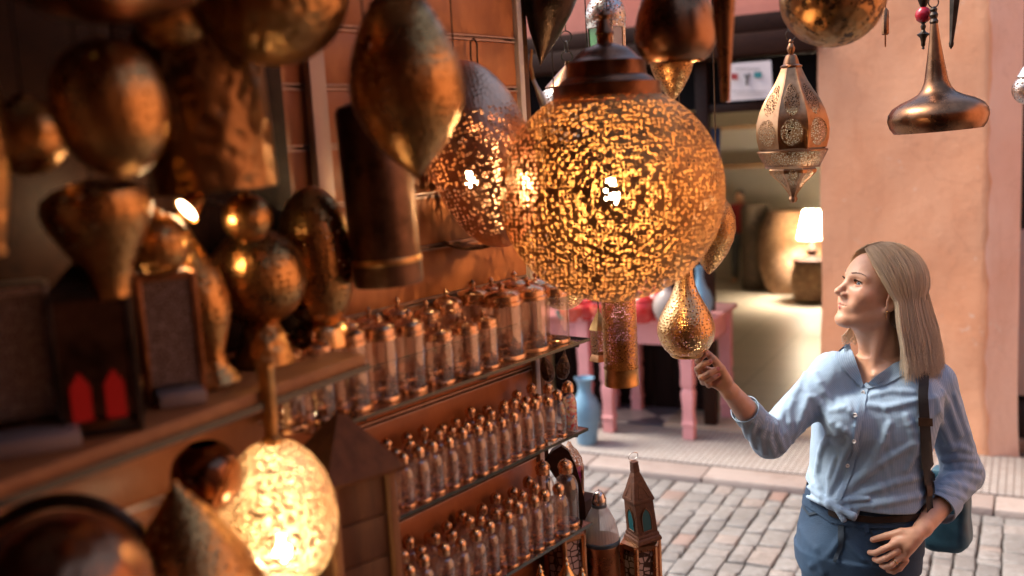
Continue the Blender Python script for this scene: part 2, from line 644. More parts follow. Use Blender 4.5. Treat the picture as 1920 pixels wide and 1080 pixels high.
g = G()
fbox(g, -3.2, 3.6, -0.45, 0.21, -0.05, 0.04, bev=0.004)
structure(g.build('pavement', m_tiles()))
g = G()
fbox(g, -0.25, 0.80, 0.214, 0.46, -0.05, 0.062, bev=0.01)
structure(g.build('doorstep', m_plain('doorstep_stone', (0.50, 0.37, 0.26), 0.45, 0.2, 5)))


def m_diamond():
    t = NT('diamond_floor_tiles')
    mp = t.n('Mapping', Vector=t.uv(), Rotation=(0, 0, R(45)))
    ck = t.n('TexChecker', Vector=mp.outputs[0], Color1=(0.50, 0.42, 0.36, 1), Color2=(0.10, 0.09, 0.11, 1), Scale=3.6)
    return t.done(t.bsdf(Base_Color=ck.outputs[0], Roughness=0.35))


g = G()
fbox(g, -3.2, -0.254, 0.214, 0.95, -0.05, 0.052)
structure(g.build('tiled_threshold', m_diamond()))
g = G()
fbox(g, -3.0, 3.0, 0.464, 7.0, -0.05, 0.048)
structure(g.build('shop_floor', MT['beige_floor']))

# --- the facade across the alley: pillar, header, shutter, upper wall: all one building with parts
fac = thing('shop_building', 'pink plastered shop front with a broad pillar and open doorway across the alley', 'building', FP(0.8, 0.5, 0))
inv = Matrix.Translation(-fac.location)


def fpart(name, g, m, par=None, **k):
    g.v = [(q[0] - fac.location[0], q[1] - fac.location[1], q[2] - fac.location[2]) for q in g.v]
    return g.build(name, m, par or fac, **k)


PA0, PA1, PA2 = 0.795, 1.715, 1.86
g = G()
# pillar: slightly uneven hand trowelled block with one bevelled corner, as stacked rings of points
zs = np.linspace(-0.02, 4.2, 60)
ring_ab = []
for k in np.linspace(0, 1, 22):
    ring_ab.append((PA0 + (PA1 - PA0) * k, 0.2))
for k in (0.08, 0.25, 0.5, 0.75, 1.0):
    ring_ab.append((PA1 + (PA2 - PA1) * k, 0.2 + 0.10 * k))
ring_ab += [(PA2 + 0.005, 0.95), (PA0, 0.95), (PA0, 0.6), (PA0, 0.4)]
nr = len(ring_ab)
vs, fs = [], []
for i, z in enumerate(zs):
    for j, (a, b) in enumerate(ring_ab):
        wob = 0.006 * math.sin(z * 3.1 + a * 5) + 0.004 * math.sin(z * 7.7 - a * 9 + 1) + random.uniform(-.0012, .0012)
        if j > 21 and j < 27:
            wob *= 1.6
        flare = 0.02 * math.exp(-z * 5)
        vs.append(FP(a + (wob if j < 28 else 0) * 0.6 + (flare if a > 1.7 else 0), b + wob - flare * (b < 0.35), z))
for i in range(len(zs) - 1):
    for j in range(nr):
        k = (j + 1) % nr
        fs.append((i * nr + j, i * nr + k, (i + 1) * nr + k, (i + 1) * nr + j))
g._add(vs, fs)
fpart('pillar', g, MT['plaster'], ang=50)
# bevelled corner strip: its light-facing brightness put into a paler colour
g = G()
vs, fs = [], []
for i, z in enumerate(zs):
    for k in np.linspace(0.0, 1, 5):
        e = 0.006 * math.sin(z * 9) * (k == 0) + 0.006 * math.sin(z * 23 + 2) * (k == 0) + random.uniform(-.005, .005) * (k == 0)
        flare = 0.02 * math.exp(-z * 5)
        wob = 0.006 * math.sin(z * 3.1 + 8.6) * 1.3
        vs.append(FP(PA1 - 0.01 + e + (PA2 - PA1 + 0.015) * k + flare + 0.01, 0.196 + 0.10 * k - 0.006 - flare + wob - 0.012, z))
for i in range(len(zs) - 1):
    for k in range(4):
        fs.append((i * 5 + k, i * 5 + k + 1, i * 5 + k + 6, i * 5 + k + 5))
g._add(vs, fs)
fpart('lit_corner_render', g, MT['plaster2'], ang=60)
# upper wall and left wall
g = G()
fbox(g, -5.0, PA0 - 0.002, 0.24, 0.6, 2.68, 4.2)
fpart('upper_wall', g, MT['plaster3'])
g = G()
fbox(g, -5.0, -1.25, 0.22, 0.6, 0.0, 2.42)
fpart('side_wall', g, MT['plaster'])
g = G()
fbox(g, -1.8, PA0 - 0.004, 0.10, 0.42, 2.43, 2.56, bev=0.01)
fbox(g, -1.8, PA0 - 0.004, 0.16, 0.42, 2.565, 2.675, bev=0.008)
fpart('lintel', g, MT['darkwood'])
g = G()
fbox(g, -1.24, PA0 - 0.004, 0.33, 0.40, 2.13, 2.425)
fpart('transom', g, m_plain('dark_transom', (0.008, 0.006, 0.006), 0.8, spec=0.1))
g = G()
fbox(g, 0.02, 0.10, 0.25, 0.33, 0.05, 2.425, bev=0.006)
fbox(g, 0.02, PA0 - 0.004, 0.27, 0.328, 2.10, 2.155, bev=0.005)
fpart('door_frame', g, MT['darkwood'])
g = G()
for k in range(8):
    fbox(g, -1.24 + k * 0.157, -1.24 + k * 0.157 + 0.152, 0.62 + 0.004 * (k % 2), 0.65, 0.05, 2.12, bev=0.004)
fpart('shutter', g, m_wood('black_shutter_wood', (0.022, 0.010, 0.008), (0.008, 0.004, 0.004), 5, spec=0.1))
# the shop room behind the doorway
g = G()
fbox(g, -3.0, 3.0, 6.9, 7.0, 0.0, 2.9)
fbox(g, -3.1, -3.0, 0.66, 7.0, 0.0, 2.9)
fbox(g, 3.0, 3.1, 0.96, 7.0, 0.0, 2.9)
fpart('shop_wall', g, MT['cream'])
g = G()
fbox(g, -3.1, 3.1, 0.61, 7.0, 2.902, 3.0)
fpart('shop_ceiling', g, m_plain('shop_ceiling_paint', (0.5, 0.45, 0.36), 0.8))

# doorway to the right of the pillar
g = G()
fbox(g, PA2 + 0.01, 4.6, 0.95, 1.1, -0.02, 4.2)
fpart('doorway_back', g, m_plain('dark_door_paint', (0.022, 0.016, 0.015), 0.6))

# --- buildings that close the alley behind and beside the photographer (unseen: they colour the reflections, the rear one blocks sky light)
bb = thing('pink_house', 'tall pink plaster house closing the alley at the right', 'building', (4.6, 1.5, 0))
g = G()
g.box((0.3, 0, 2.2), (0.5, 7.0, 4.4))
g.build('wall', MT['plaster'], bb)
b2 = thing('rear_sky_blocker', 'unseen brown wooden wall added behind the photographer to block sky light', 'building', (1.6, -1.3, 0))  # unseen, added so that surfaces facing the camera get less sky light
g = G()
g.box((0, 0, 2.1), (6.4, 0.3, 4.2))
g.build('wall', MT['wood_mid'], b2)

# ================================================================== THE STALL
SA = np.array([math.sin(R(38)), math.cos(R(38)), 0.0])     # along the stall wall, away from the camera
SF = np.array([SA[1], -SA[0], 0.0])                         # out of the wall, to the customer
SE = np.array([0.145, 2.14, 0.0])                           # end of the shelf fronts
WQ = SE - SF * 0.13                                         # end of the wall
SRZ = math.atan2(SA[1], SA[0])


def SP(t, w_, z=0.0):
    """t metres back from the wall's end towards the camera, w_ metres out of the wall"""
    return WQ - SA * t + SF * w_ + np.array([0, 0, z])


def sbox(g, t0, t1, w0, w1, z0, z1, bev=0.0, mi=0):
    c = SP((t0 + t1) / 2, (w0 + w1) / 2, (z0 + z1) / 2)
    return g.box(c, (abs(t1 - t0), w1 - w0, z1 - z0), SRZ, bev=bev, mi=mi)


def m_board():
    t = NT('orange_board')
    o = t.obj()
    mp = t.n('Mapping', Vector=o, Scale=(1, 1, 0.5))
    n = t.noise(mp.outputs[0], 14, 6, 0.7)
    n2 = t.noise(o, 2.2, 3, 0.5)
    c = t.ramp(t.math('ADD', t.math('MULTIPLY', n, 0.6), t.math('MULTIPLY', n2, 0.4)), [(0.35, (0.36, 0.105, 0.034)), (0.65, (0.50, 0.175, 0.062))])
    return t.done(t.bsdf(Base_Color=c, Roughness=0.42, Normal=t.bump(n, 0.08, 0.003)))


MT['board'] = m_board()
MT['rail'] = m_plain('pinkish_aluminium', (0.50, 0.34, 0.30), 0.35, 0.15, 6, 0.05, 0.6)
wall = thing('slat_wall', 'orange wooden slat wall of the lamp stall with metal hanging rails', 'wall', SP(0, 0, 0))


def spart(name, g, m, root, **k):
    L = root.location
    g.v = [(q[0] - L[0], q[1] - L[1], q[2] - L[2]) for q in g.v]
    return g.build(name, m, root, **k)


zg = [0.165 + 0.1028 * k for k in range(26)]
zg = [1.80 + 0.1035 * (k - 16) for k in range(25)]
for k in range(len(zg) - 1):
    g = G()
    sbox(g, 0.012, 3.2, -0.03, 0.0, zg[k] + 0.006, zg[k + 1] - 0.006, bev=0.0025)
    spart('board', g, MT['board'], wall)
for k in range(len(zg)):
    if k in (14,):
        continue
    g = G()
    sbox(g, 0.014, 3.2, -0.028, -0.012, zg[k] - 0.0055, zg[k] + 0.0055)
    sbox(g, 0.014, 3.2, -0.0115, 0.003, zg[k] - 0.0055, zg[k] - 0.0030)
    sbox(g, 0.014, 3.2, -0.0115, 0.003, zg[k] + 0.0030, zg[k] + 0.0055)
    spart('rail', g, MT['rail'], wall)
g = G()
sbox(g, -0.006, 0.011, -0.035, 0.010, 0.0, 2.60, bev=0.002)
spart('end_trim', g, m_plain('white_edge_trim', (0.62, 0.50, 0.46), 0.45, 0.1, 4), wall)
g = G()
sbox(g, 0.0, 3.2, -0.09, -0.045, 0.0, 2.60)
spart('backing', g, MT['darkwood'], wall)
# an upright metal strip on the wall
X = on_plane(590, 260, WQ, SF)
tt = (WQ - X) @ SA
g = G()
sbox(g, tt - 0.018, tt + 0.018, 0.004, 0.022, 1.25, 2.60, bev=0.002)
spart('upright', g, m_plain('pale_upright', (0.45, 0.32, 0.28), 0.4, 0.1, 4, 0.05, 0.3), wall)

# added dark panel standing in for the shade behind the upper left lamps
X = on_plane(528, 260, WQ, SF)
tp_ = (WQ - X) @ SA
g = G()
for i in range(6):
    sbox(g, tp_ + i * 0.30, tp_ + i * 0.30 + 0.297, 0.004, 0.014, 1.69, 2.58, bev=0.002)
spart('shade_cladding', g, MT['darkwood'], wall)

# wooden folding door standing at the end of the wall
X = on_plane(996, 100, WQ - SF * 0.12, SF)
g = G()
g.box((0, 0, 1.3), (0.018, 0.10, 2.6), bev=0.003)
o = g.build('door_board', m_wood('brown_door_wood', (0.16, 0.065, 0.03), (0.07, 0.025, 0.015), 4))
Y = SP(-0.035, -0.06)
o.location = (Y[0], Y[1], 0)
o.rotation_euler = (0, 0, SRZ + R(60))
tag(o, 'tall narrow dark brown board standing beyond the white end of the orange stall wall', 'board')

# canopy of the stall with beams and hanging poles
cp = thing('market_canopy', 'dark wooden canopy roof over the lamp stall', 'canopy', (-1.0, 0.5, 2.72))
g = G()
for k in range(16):
    g.box((-1.4 + k * 0.172, -0.15, 0.0), (0.165, 3.9, 0.022), bev=0.003)
g.build('planks', MT['wood_mid'], cp)
g = G()
for y in (-1.6, -0.6, 0.4, 1.2, 1.72):
    g.box((-0.1, y, -0.055), (2.9, 0.06, 0.085), bev=0.004)
g.build('beams', MT['darkwood'], cp)
# unseen partition added behind the photographer to keep sky light off the stall
g = G()
g.box((0, 0, 1.36), (2.6, 0.05, 2.70))
o = g.build('shading_partition', MT['wood_mid'])
o.location = (-1.55, -1.0, 0)
tag(o, 'unseen brown wooden partition added behind the photographer to keep the stall dark', 'wall')

# ================================================================== GLASS SHELVES AND BOTTLES
MT['edge'] = m_plain('green_glass_edge', (0.035, 0.045, 0.04), 0.12, 0.2, 5, 0.02)
MT['shelfglass'] = m_glass('shelf_glass', (0.80, 0.74, 0.70), 0.10)


def glass_shelf(z, t0, t1, w0, w1, label, brackets):
    root = thing('glass_shelf', label, 'shelf', SP(t0, w0, z), group='glass shelves on the stall wall')
    g = G()
    sbox(g, t0, t1, w0, w1, z - 0.006, z - 0.0004)
    spart('pane', g, MT['shelfglass'], root, smooth=False)
    g = G()
    sbox(g, t0, t1, w1 + 0.0005, w1 + 0.003, z - 0.0065, z)
    sbox(g, t0 - 0.003, t0 - 0.0005, w0, w1 + 0.003, z - 0.0065, z)
    spart('polished_edge', g, MT['edge'], root)
    for tb in brackets:
        g = G()
        pts = [SP(tb, w0 + (w1 - w0) * s, z - 0.010 - 0.022 * (1 - s) ** 1.5) for s in np.linspace(0, 0.93, 8)]
        g.tube(pts, [0.010, 0.0095, 0.009, 0.0085, 0.008, 0.0075, 0.007, 0.006], 8)
        g.v = [tuple(q) for q in g.v]
        spart('bracket', g, MT['darkwood'], root)
    return root


RZ1, RZ2, RZ3 = 1.565, 1.36, 1.14
glass_shelf(RZ1, -0.005, 0.78, 0.004, 0.145, 'upper glass shelf holding the tall glass jars with brass lids', (0.02, 0.34, 0.66))
glass_shelf(RZ2, -0.005, 0.80, 0.004, 0.13, 'middle glass shelf holding small clear bottles beside the blue vase', (0.02, 0.34, 0.66))
glass_shelf(RZ3, -0.005, 0.85, 0.004, 0.13, 'lowest glass shelf holding clear bottles beside the dark wooden lantern', (0.02, 0.34, 0.66))

MT['cap'] = m_metal('rosy_brass_cap', (0.82, 0.54, 0.35), (0.55, 0.31, 0.17), 0.22, 40)
MT['bglass'] = m_glass('bottle_glass', (0.97, 0.90, 0.86), 0.16, 0.04)


def bottle_proto(h, r, name='bottle'):
    root = thing(name, 'x', 'bottle')
    g = G()
    hb = h * 0.80
    rn = r * 0.42
    pr = [(0.001, 0.003), (r * 0.9, 0.002), (r, 0.006), (r, hb * 0.62)]
    for k in range(1, 9):
        s = k / 8
        a = s * math.pi / 2
        pr.append((rn + (r - rn) * math.cos(a) ** 0.9 if s < 1 else rn, hb * 0.62 + (hb * 0.86 - hb * 0.62) * math.sin(a)))
    pr += [(rn, hb * 0.98)]
    g.lathe(pr, 20)
    g.build('glass_body', MT['bglass'], root)
    g = G()
    rc = r * 0.60
    z0 = hb * 0.90
    g.lathe([(rn * 1.02, z0), (rc, z0 + 0.0005), (rc, z0 + h * 0.07), (rc * 1.1, z0 + h * 0.075), (rc * 1.1, z0 + h * 0.09), (rc * 1.0, z0 + h * 0.125), (rc * 0.78, z0 + h * 0.155), (rc * 0.42, z0 + h * 0.175), (rc * .16, z0 + h * .182), (rc * .16, z0 + h * .195), (0.0005, z0 + h * 0.20)], 16)
    g.build('cap', MT['cap'], root)
    g = G()
    g.lathe([(r * 0.86, 0.0005), (r * 1.02, 0.0006), (r * 1.03, h * 0.05), (r * 1.01, h * 0.055)], 20)
    g.build('base_band', MT['cap'], root)
    return root


def jar_proto(h, r, name='glass_jar', knob=True):
    root = thing(name, 'x', 'jar')
    g = G()
    hb = h * 0.70
    pr = [(0.001, 0.004), (r * 0.95, 0.003), (r, 0.008), (r, hb * 0.93), (r * 0.97, hb)]
    g.lathe(pr, 24)
    g.build('glass_body', MT['bglass'], root)
    g = G()
    pr = [(r * 0.96, hb), (r * 1.05, hb + 0.001), (r * 1.05, hb + h * 0.05), (r * 0.98, hb + h * 0.06), (r * 0.98, hb + h * 0.13), (r * 0.85, hb + h * 0.16), (r * 0.5, hb + h * 0.19), (r * 0.18, hb + h * 0.21), (0.001, hb + h * 0.215)]
    g.lathe(pr, 24)
    lid = g.build('lid', MT['cap'], root)
    if knob:
        g = G()
        z0 = hb + h * 0.205
        g.lathe([(r * 0.13, z0), (r * 0.10, z0 + h * 0.02), (r * 0.22, z0 + h * 0.045), (r * 0.22, z0 + h * 0.065), (r * 0.08, z0 + h * 0.09), (0.0006, z0 + h * 0.105)], 12)
        g.build('knob', MT['cap'], lid)
    g = G()
    g.lathe([(r * 0.9, 0.0005), (r * 1.03, 0.0006), (r * 1.04, h * 0.05), (r * 1.01, h * 0.06)], 24)
    g.build('base_band', MT['cap'], root)
    return root


ORD = ['', 'first', 'second', 'third', 'fourth', 'fifth', 'sixth', 'seventh', 'eighth', 'ninth', 'tenth', 'eleventh', 'twelfth', 'thirteenth', 'fourteenth', 'fifteenth', 'sixteenth', 'seventeenth', 'eighteenth', 'nineteenth', 'twentieth']


def row(proto, first, z, w_, t0, dt, n, text, group, jit=0.004):
    for k in range(n):
        loc = SP(t0 + k * dt + random.uniform(-jit, jit), w_ + random.uniform(-jit, jit), z)
        lab = text % ORD[k + 1]
        if first and k == 0:
            o = proto
            o.location = tuple(map(float, loc))
            o['label'] = lab
        else:
            o = dup(proto, loc, lab)
        o.rotation_euler = (random.uniform(-.02, .02), random.uniform(-.02, .02), random.uniform(0, 6.28))
        q = random.uniform(0.90, 1.05)
        o.scale = (q * random.uniform(.95, 1.06), q * random.uniform(.95, 1.06), q)
        o['group'] = group


bs = bottle_proto(0.112, 0.0182)
row(bs, True, RZ2, 0.108, 0.066, 0.0405, 16, '%s small clear bottle from the right, front row of the middle glass shelf', 'small bottles on the glass shelves')
row(bs, False, RZ2, 0.066, 0.046, 0.0405, 16, '%s small clear bottle from the right, second row of the middle glass shelf', 'small bottles on the glass shelves')
row(bs, False, RZ2, 0.027, 0.060, 0.05, 12, '%s small clear bottle from the right, along the wall on the middle shelf', 'small bottles on the glass shelves')
bl = bottle_proto(0.130, 0.0205)
row(bl, True, RZ3, 0.106, 0.085, 0.047, 14, '%s clear bottle from the right, front row of the lowest glass shelf', 'bottles on the lowest glass shelf')
row(bl, False, RZ3, 0.062, 0.105, 0.047, 13, '%s clear bottle from the right, second row of the lowest glass shelf', 'bottles on the lowest glass shelf')
row(bl, False, RZ3, 0.024, 0.085, 0.055, 12, '%s clear bottle from the right, along the wall on the lowest shelf', 'bottles on the lowest glass shelf')
bx = bottle_proto(0.168, 0.026)
bx.location = tuple(SP(0.030, 0.092, RZ3))
tag(bx, 'largest clear bottle with domed brass cap at the right end of the lowest glass shelf', 'bottle', 'bottles on the lowest glass shelf')
by = dup(bx, SP(0.062, 0.052, RZ3), 'large clear bottle just behind the largest bottle at the right end of the lowest shelf')
# bottle of coloured beads at the end of the middle shelf
bd = thing('bead_bottle', 'bottle of red, white and blue beads ending the middle glass shelf', 'bottle', SP(0.024, 0.105, RZ2))
g = G()
g.lathe([(0.001, 0.001), (0.017, 0.001), (0.018, 0.006), (0.018, 0.062), (0.013, 0.078), (0.009, 0.084), (0.009, 0.090)], 20)


def m_beads():
    t = NT('mixed_beads')
    c = t.n('TexVoronoi', Vector=t.obj(), Scale=190).outputs['Color']
    s = t.n('SeparateXYZ', _0=c).outputs[0]
    col = t.ramp(s, [(0.0, (0.55, 0.04, 0.06)), (0.3, (0.7, 0.6, 0.58)), (0.5, (0.62, 0.16, 0.18)), (0.7, (0.10, 0.25, 0.5)), (0.85, (0.75, 0.65, 0.62)), (1.0, (0.5, 0.3, 0.1))])
    return t.done(t.bsdf(Base_Color=col, Roughness=0.15))


g.build('beads', m_beads(), bd)
g = G()
g.lathe([(0.009, 0.086), (0.013, 0.087), (0.0135, 0.098), (0.011, 0.106), (0.004, 0.111), (0.0005, 0.113)], 16)
g.build('cap', MT['cap'], bd)

jr = jar_proto(0.158, 0.031)
jr2 = jar_proto(0.150, 0.037)
jr3 = jar_proto(0.125, 0.030)
JG = 'jars on the upper glass shelf'
row(jr2, True, RZ1, 0.098, 0.060, 0.082, 3, '%s wide glass jar from the right, front row of the upper glass shelf', JG)
row(jr3, True, RZ1, 0.112, 0.305, 0.068, 3, '%s short glass jar left of the wide jars, front row of upper glass shelf', JG)
row(jr, True, RZ1, 0.100, 0.512, 0.070, 5, '%s tall glass jar left of the short jars, front row of upper glass shelf', JG)
row(jr, False, RZ1, 0.038, 0.040, 0.071, 11, '%s tall glass jar from the right, back row of the upper glass shelf', JG)

# ================================================================== LANTERNS
MT['dim_brass'] = m_metal('dim_brown_brass', (0.36, 0.19, 0.075), (0.10, 0.045, 0.02), 0.34, 7)
MT['hammer_gloss'] = m_metal('glossy_hammered_copper', (0.40, 0.19, 0.10), (0.16, 0.07, 0.035), 0.22, 6, 0.35, 60)
MT['perf_globe'] = m_perf('pierced_globe_brass', (0.50, 0.28, 0.11), (0.28, 0.14, 0.052), 128, 0.42, 'dot', 0.50, 9, 0.25, 8.0)
MT['perf_spark'] = m_perf('speckled_pierced_brass', (0.66, 0.36, 0.13), (0.28, 0.13, 0.045), 105, 0.27, 'dot', 0.27, 8, 0.2)
MT['perf_fine'] = m_perf('fine_pierced_brass', BRASS, (0.40, 0.20, 0.08), 190, 0.14, 'edge', 0.30, 12, 0.5)
MT['perf_pear'] = m_perf('dotted_pierced_brass', (0.80, 0.50, 0.24), (0.50, 0.27, 0.11), 150, 0.33, 'dot', 0.26, 14)
MT['perf_silver'] = m_perf('pierced_tin', (0.72, 0.66, 0.62), (0.4, 0.33, 0.3), 150, 0.15, 'edge', 0.28, 14, 0.4)
MT['perf_dark'] = m_perf('pierced_black_metal', (0.10, 0.07, 0.055), (0.03, 0.02, 0.018), 120, 0.40, 'edge', 0.35, 10)
MT['perf_copper'] = m_perf('pierced_copper', (0.62, 0.34, 0.20), (0.34, 0.16, 0.08), 170, 0.13, 'edge', 0.30, 12, 0.4)
MT['panel'] = m_panel('medallion_panels', (0.38, 0.21, 0.115), (0.16, 0.08, 0.04), 185, 8, 0.11, ((0.22, 0.40, 0.15), (0.60, 0.34, 0.19)))
MT['panel_band'] = m_panel('pierced_band', (0.46, 0.25, 0.13), (0.2, 0.09, 0.045), 190, 1, 0.10, ((0.5, 3.0, 0.36),))
MT['panel_low'] = m_panel('medallion_panels_low', (0.44, 0.24, 0.13), (0.2, 0.1, 0.045), 190, 8, 0.10, ((0.70, 0.34, 0.26),))
ZHANG = 2.585


def hang(name, label, cat, px, py, d, parts, top=None, group=None, lean=0.0, wire=True, links=False, rz=None, wire_r=0.0016, bot=None, ztop=ZHANG, fwd=0.0):
    """a lamp given in photo pixels at distance d: parts = (part name, [(radius, height above bottom)], material, seg[, opts])"""
    k = d / F
    loc = P(px, py, d)
    root = thing(name, label, cat, loc, group=group)
    ax = Vector((0, 0, 1))
    if lean or fwd:
        root.rotation_euler = (R(fwd), R(lean), 0)
    if rz is not None:
        root.rotation_euler.z = rz
    zt = 0
    for q in parts:
        nm, pr, mt, seg = q[:4]
        o = q[4] if len(q) > 4 else {}
        g = G()
        g.lathe(pr, seg, sc_=k, **{a: b for a, b in o.items() if a in ('scallop', 'samp', 'sx', 'sy', 'phase')})
        par = root
        ob = g.build(nm, mt, root, ang=o.get('ang', 40))
        zt = max(zt, max(z for _, z in pr) * k)
    if top is None:
        top = zt
    else:
        top = top * k
    if wire:
        g = G()
        tp = root.matrix_basis @ Vector((0, 0, top))
        tp = Vector(loc) + (Euler(root.rotation_euler).to_matrix() @ Vector((0, 0, top)))
        L = ztop - tp.z
        if L > 0.01:
            if links:
                n = 3 if L > 0.15 else 1
                lr = 0.013
                for i in range(n):
                    g.ring((0, 0, lr * 0.8 + i * lr * 1.75), lr, 0.0016, (0, 1, 0) if i % 2 == 0 else (1, 0.25, 0))
                z0 = lr * 0.8 + (n - 1) * lr * 1.75 + lr * 0.9
                g.tube([(0, 0, z0), (0, 0, L)], wire_r, 6)
            else:
                g.tube([(0, 0, -0.004), (0, 0, L)], wire_r, 6)
            ob = g.build('chain' if links else 'hanging_wire', MT['iron'], root)
            Mi = Euler(root.rotation_euler).to_matrix().inverted()
            me = ob.data
            for vtx in me.vertices:
                wp = tp + vtx.co - Vector(loc)
                vtx.co = Mi @ wp
    return root


def lamp_light(name, loc, e, col=(1.0, 0.62, 0.28), r=0.02, parent=None):
    l = bpy.data.lights.new(name, 'POINT')
    l.energy = e
    l.color = col
    l.shadow_soft_size = r
    o = bpy.data.objects.new(name, l)
    COL.objects.link(o)
    o.location = tuple(map(float, loc))
    if parent is not None:
        o.parent = parent
        o.location = tuple(Vector(o.location) - parent.location)
    return o


def bulb(root, z, r, par_scale=1.0):
    g = G()
    g.lathe([(r * .45, -r * 1.9), (r * .5, -r * 1.2), (r * .8, -r * .6), (r, 0), (r * .85, r * .6), (r * .5, r * .95), (0.0004, r * 1.1)], 16)
    g.v = [(a, b, z - c) for a, b, c in g.v]
    ob = g.build('bulb', MT['bulb'], root)
    return ob


def sphere_prof(r, y0, y1, n=32, ry=None):
    """profile of an ellipsoid of radius r centred at height ry, between heights y0 and y1"""
    ry = ry or r
    out = []
    a0, a1 = math.asin(max(-1, min(1, (y0 - ry) / ry))), math.asin(max(-1, min(1, (y1 - ry) / ry)))
    for k in range(n + 1):
        a = a0 + (a1 - a0) * k / n
        out.append((max(r * math.cos(a), 0.02), ry + ry * math.sin(a)))
    return out


# --- the big pierced globe
MT['cap_dark'] = m_metal('dark_copper_cap', (0.24, 0.11, 0.06), (0.09, 0.04, 0.025), 0.30, 9)
D = 1.95
k = D / F
gl = hang('globe_lantern', 'large round pierced brass globe lantern with a lit bulb, hanging in the middle', 'lantern', 1154, 563, D, [
    ('globe', sphere_prof(207, 0.2, 378, 48, 200), MT['perf_globe'], 96),
    ('cap', [(97, 370), (99, 373), (98, 398), (88, 400), (84, 405), (73, 412), (71, 437), (66, 441), (60, 443), (52, 452), (40, 462), (24, 467), (15, 470), (13, 480), (17, 488), (12, 500), (9, 512), (13, 520), (6, 528)], MT['cap_dark'], 64),
], links=True)
bulb(gl, 196 * k, 0.018)
lamp_light('globe_bulb_light', P(1154, 563, D) + np.array([0, 0, 196 * k]), 22.0, r=0.02, parent=gl)

# --- onion lantern by the pillar
on = hang('onion_lantern', 'copper onion shaped lantern with pierced medallion panels hanging left of the pillar', 'lantern', 1487, 381, 2.62, [
    ('lower_bulb', [(0.5, 0), (6, 2), (9, 8), (7, 13), (9, 18), (15, 26), (24, 38), (38, 50), (45, 57), (46, 63), (42, 66)], MT['panel_low'], 8, {'ang': 25}),
    ('band', [(47, 66), (49, 67), (64, 97), (63.5, 99), (61, 97)], MT['panel_band'], 48),
    ('body', [(58, 98), (65, 103), (69, 118), (70.5, 134), (69, 150), (63, 170), (53, 190), (41, 208), (31, 224), (24, 238), (18.5, 251)], MT['panel'], 8, {'ang': 25}),
    ('finial', [(19.5, 249), (20, 252), (15, 255), (13, 263), (10, 271), (8, 272), (4, 274), (6.5, 279), (7.5, 284), (5, 290), (3.5, 293), (5, 296), (2, 300)], MT['bronze'], 24),
], links=True, rz=R(8))

# --- wide flat lamp with a trumpet neck
hang('flat_lamp', 'flat disc shaped brown copper lamp with tall trumpet neck in front of the pillar', 'lamp', 1759, 245, 2.60, [
    ('shade', [(72, 1), (78, 0), (85, 10), (89, 24), (87, 36), (79, 47), (64, 56), (46, 63), (33, 70), (26, 79), (21, 92), (15, 130), (10, 165), (7, 192), (6, 197)], MT['bronze'], 64),
    ('collar', [(6.5, 196), (8, 200), (5.5, 205), (8, 212), (5.5, 217), (7, 222), (3, 227)], MT['iron'], 20),
], links=True, lean=-2.6)

# --- pendant with a red bead, dark spikes
rb = hang('bead_pendant', 'thin black turned pendant with one red bead hanging at the top right', 'pendant', 1731, 93, 2.60, [
    ('drop', [(0.5, 0), (3, 2), (2, 5), (4, 8), (4, 14), (6, 22), (12, 28), (5, 32), (3, 36), (5, 42), (3, 47), (7, 51)], MT['iron'], 16),
    ('bead', [(7, 50), (12, 54), (15, 63), (13, 71), (7, 77)], m_plain('red_bead', (0.42, 0.012, 0.03), 0.18, 0.1, 5, 0.0), 24),
    ('cone', [(4, 77), (6, 80), (12, 96), (5, 100)], MT['iron'], 16),
])
hang('spike_pendant', 'dark pointed spike pendant right of the flat lamp neck', 'pendant', 1783, 92, 2.62, [
    ('spike', [(0.5, 0), (4, 5), (5, 10), (4, 14), (6, 40), (10, 95), (11, 130)], MT['iron'], 6)], lean=4)
hang('tassel_pendant', 'small brown pendant with thin tip beside the spotted brass bowl', 'pendant', 1660, 88, 2.58, [
    ('tip', [(0.8, 0), (1.5, 2), (1.5, 22)], MT['bronze'], 10), ('barrel', [(5, 22), (7, 24), (6.5, 66), (4, 69), (2, 72)], MT['bronze'], 8)])

# --- hammered bowl at the top
hang('hammered_bowl_lamp', 'round hammered brass lamp with dark spots, cut by the top edge above the onion lantern', 'lamp', 1562, 89, 2.0, [
    ('bowl', sphere_prof(97, 0.2, 175, 32, 94), MT['hammer_spot'], 64),
    ('neck', [(34, 172), (30, 180), (14, 186), (10, 205), (3, 210)], MT['bronze'], 24)])

# --- smooth brass lamp right of the globe's cap
hang('bell_lamp', 'smooth brown brass bell lamp with flat open bottom beside the globe cap', 'lamp', 1268, 115, 1.72, [
    ('shade', [(50, 2), (52, 0), (62, 8), (73, 26), (77, 44), (75, 66), (69, 92), (60, 118), (46, 142), (28, 160), (14, 172), (9, 200)], MT['bronze'], 64)])
hang('pointed_lamp', 'pierced brass lamp pointing down beneath the smooth bell lamp', 'lamp', 1262, 200, 2.15, [
    ('tip', [(0.5, 0), (4, 3), (3, 6), (5, 9), (3, 13)], MT['brass_pol'], 16),
    ('shade', [(3, 13), (8, 17), (18, 30), (29, 48), (37, 66), (40, 80), (39, 92), (33, 106), (20, 118), (8, 126)], MT['perf_fine'], 40)])
hang('tapered_tube_lamp', 'long thin brown tapering lamp right of the smooth bell lamp', 'lamp', 1361, 192, 1.62, [
    ('tube', [(6, 2), (8, 0), (11, 60), (16, 120), (22, 190), (24, 215), (8, 225)], MT['bronze'], 20)])

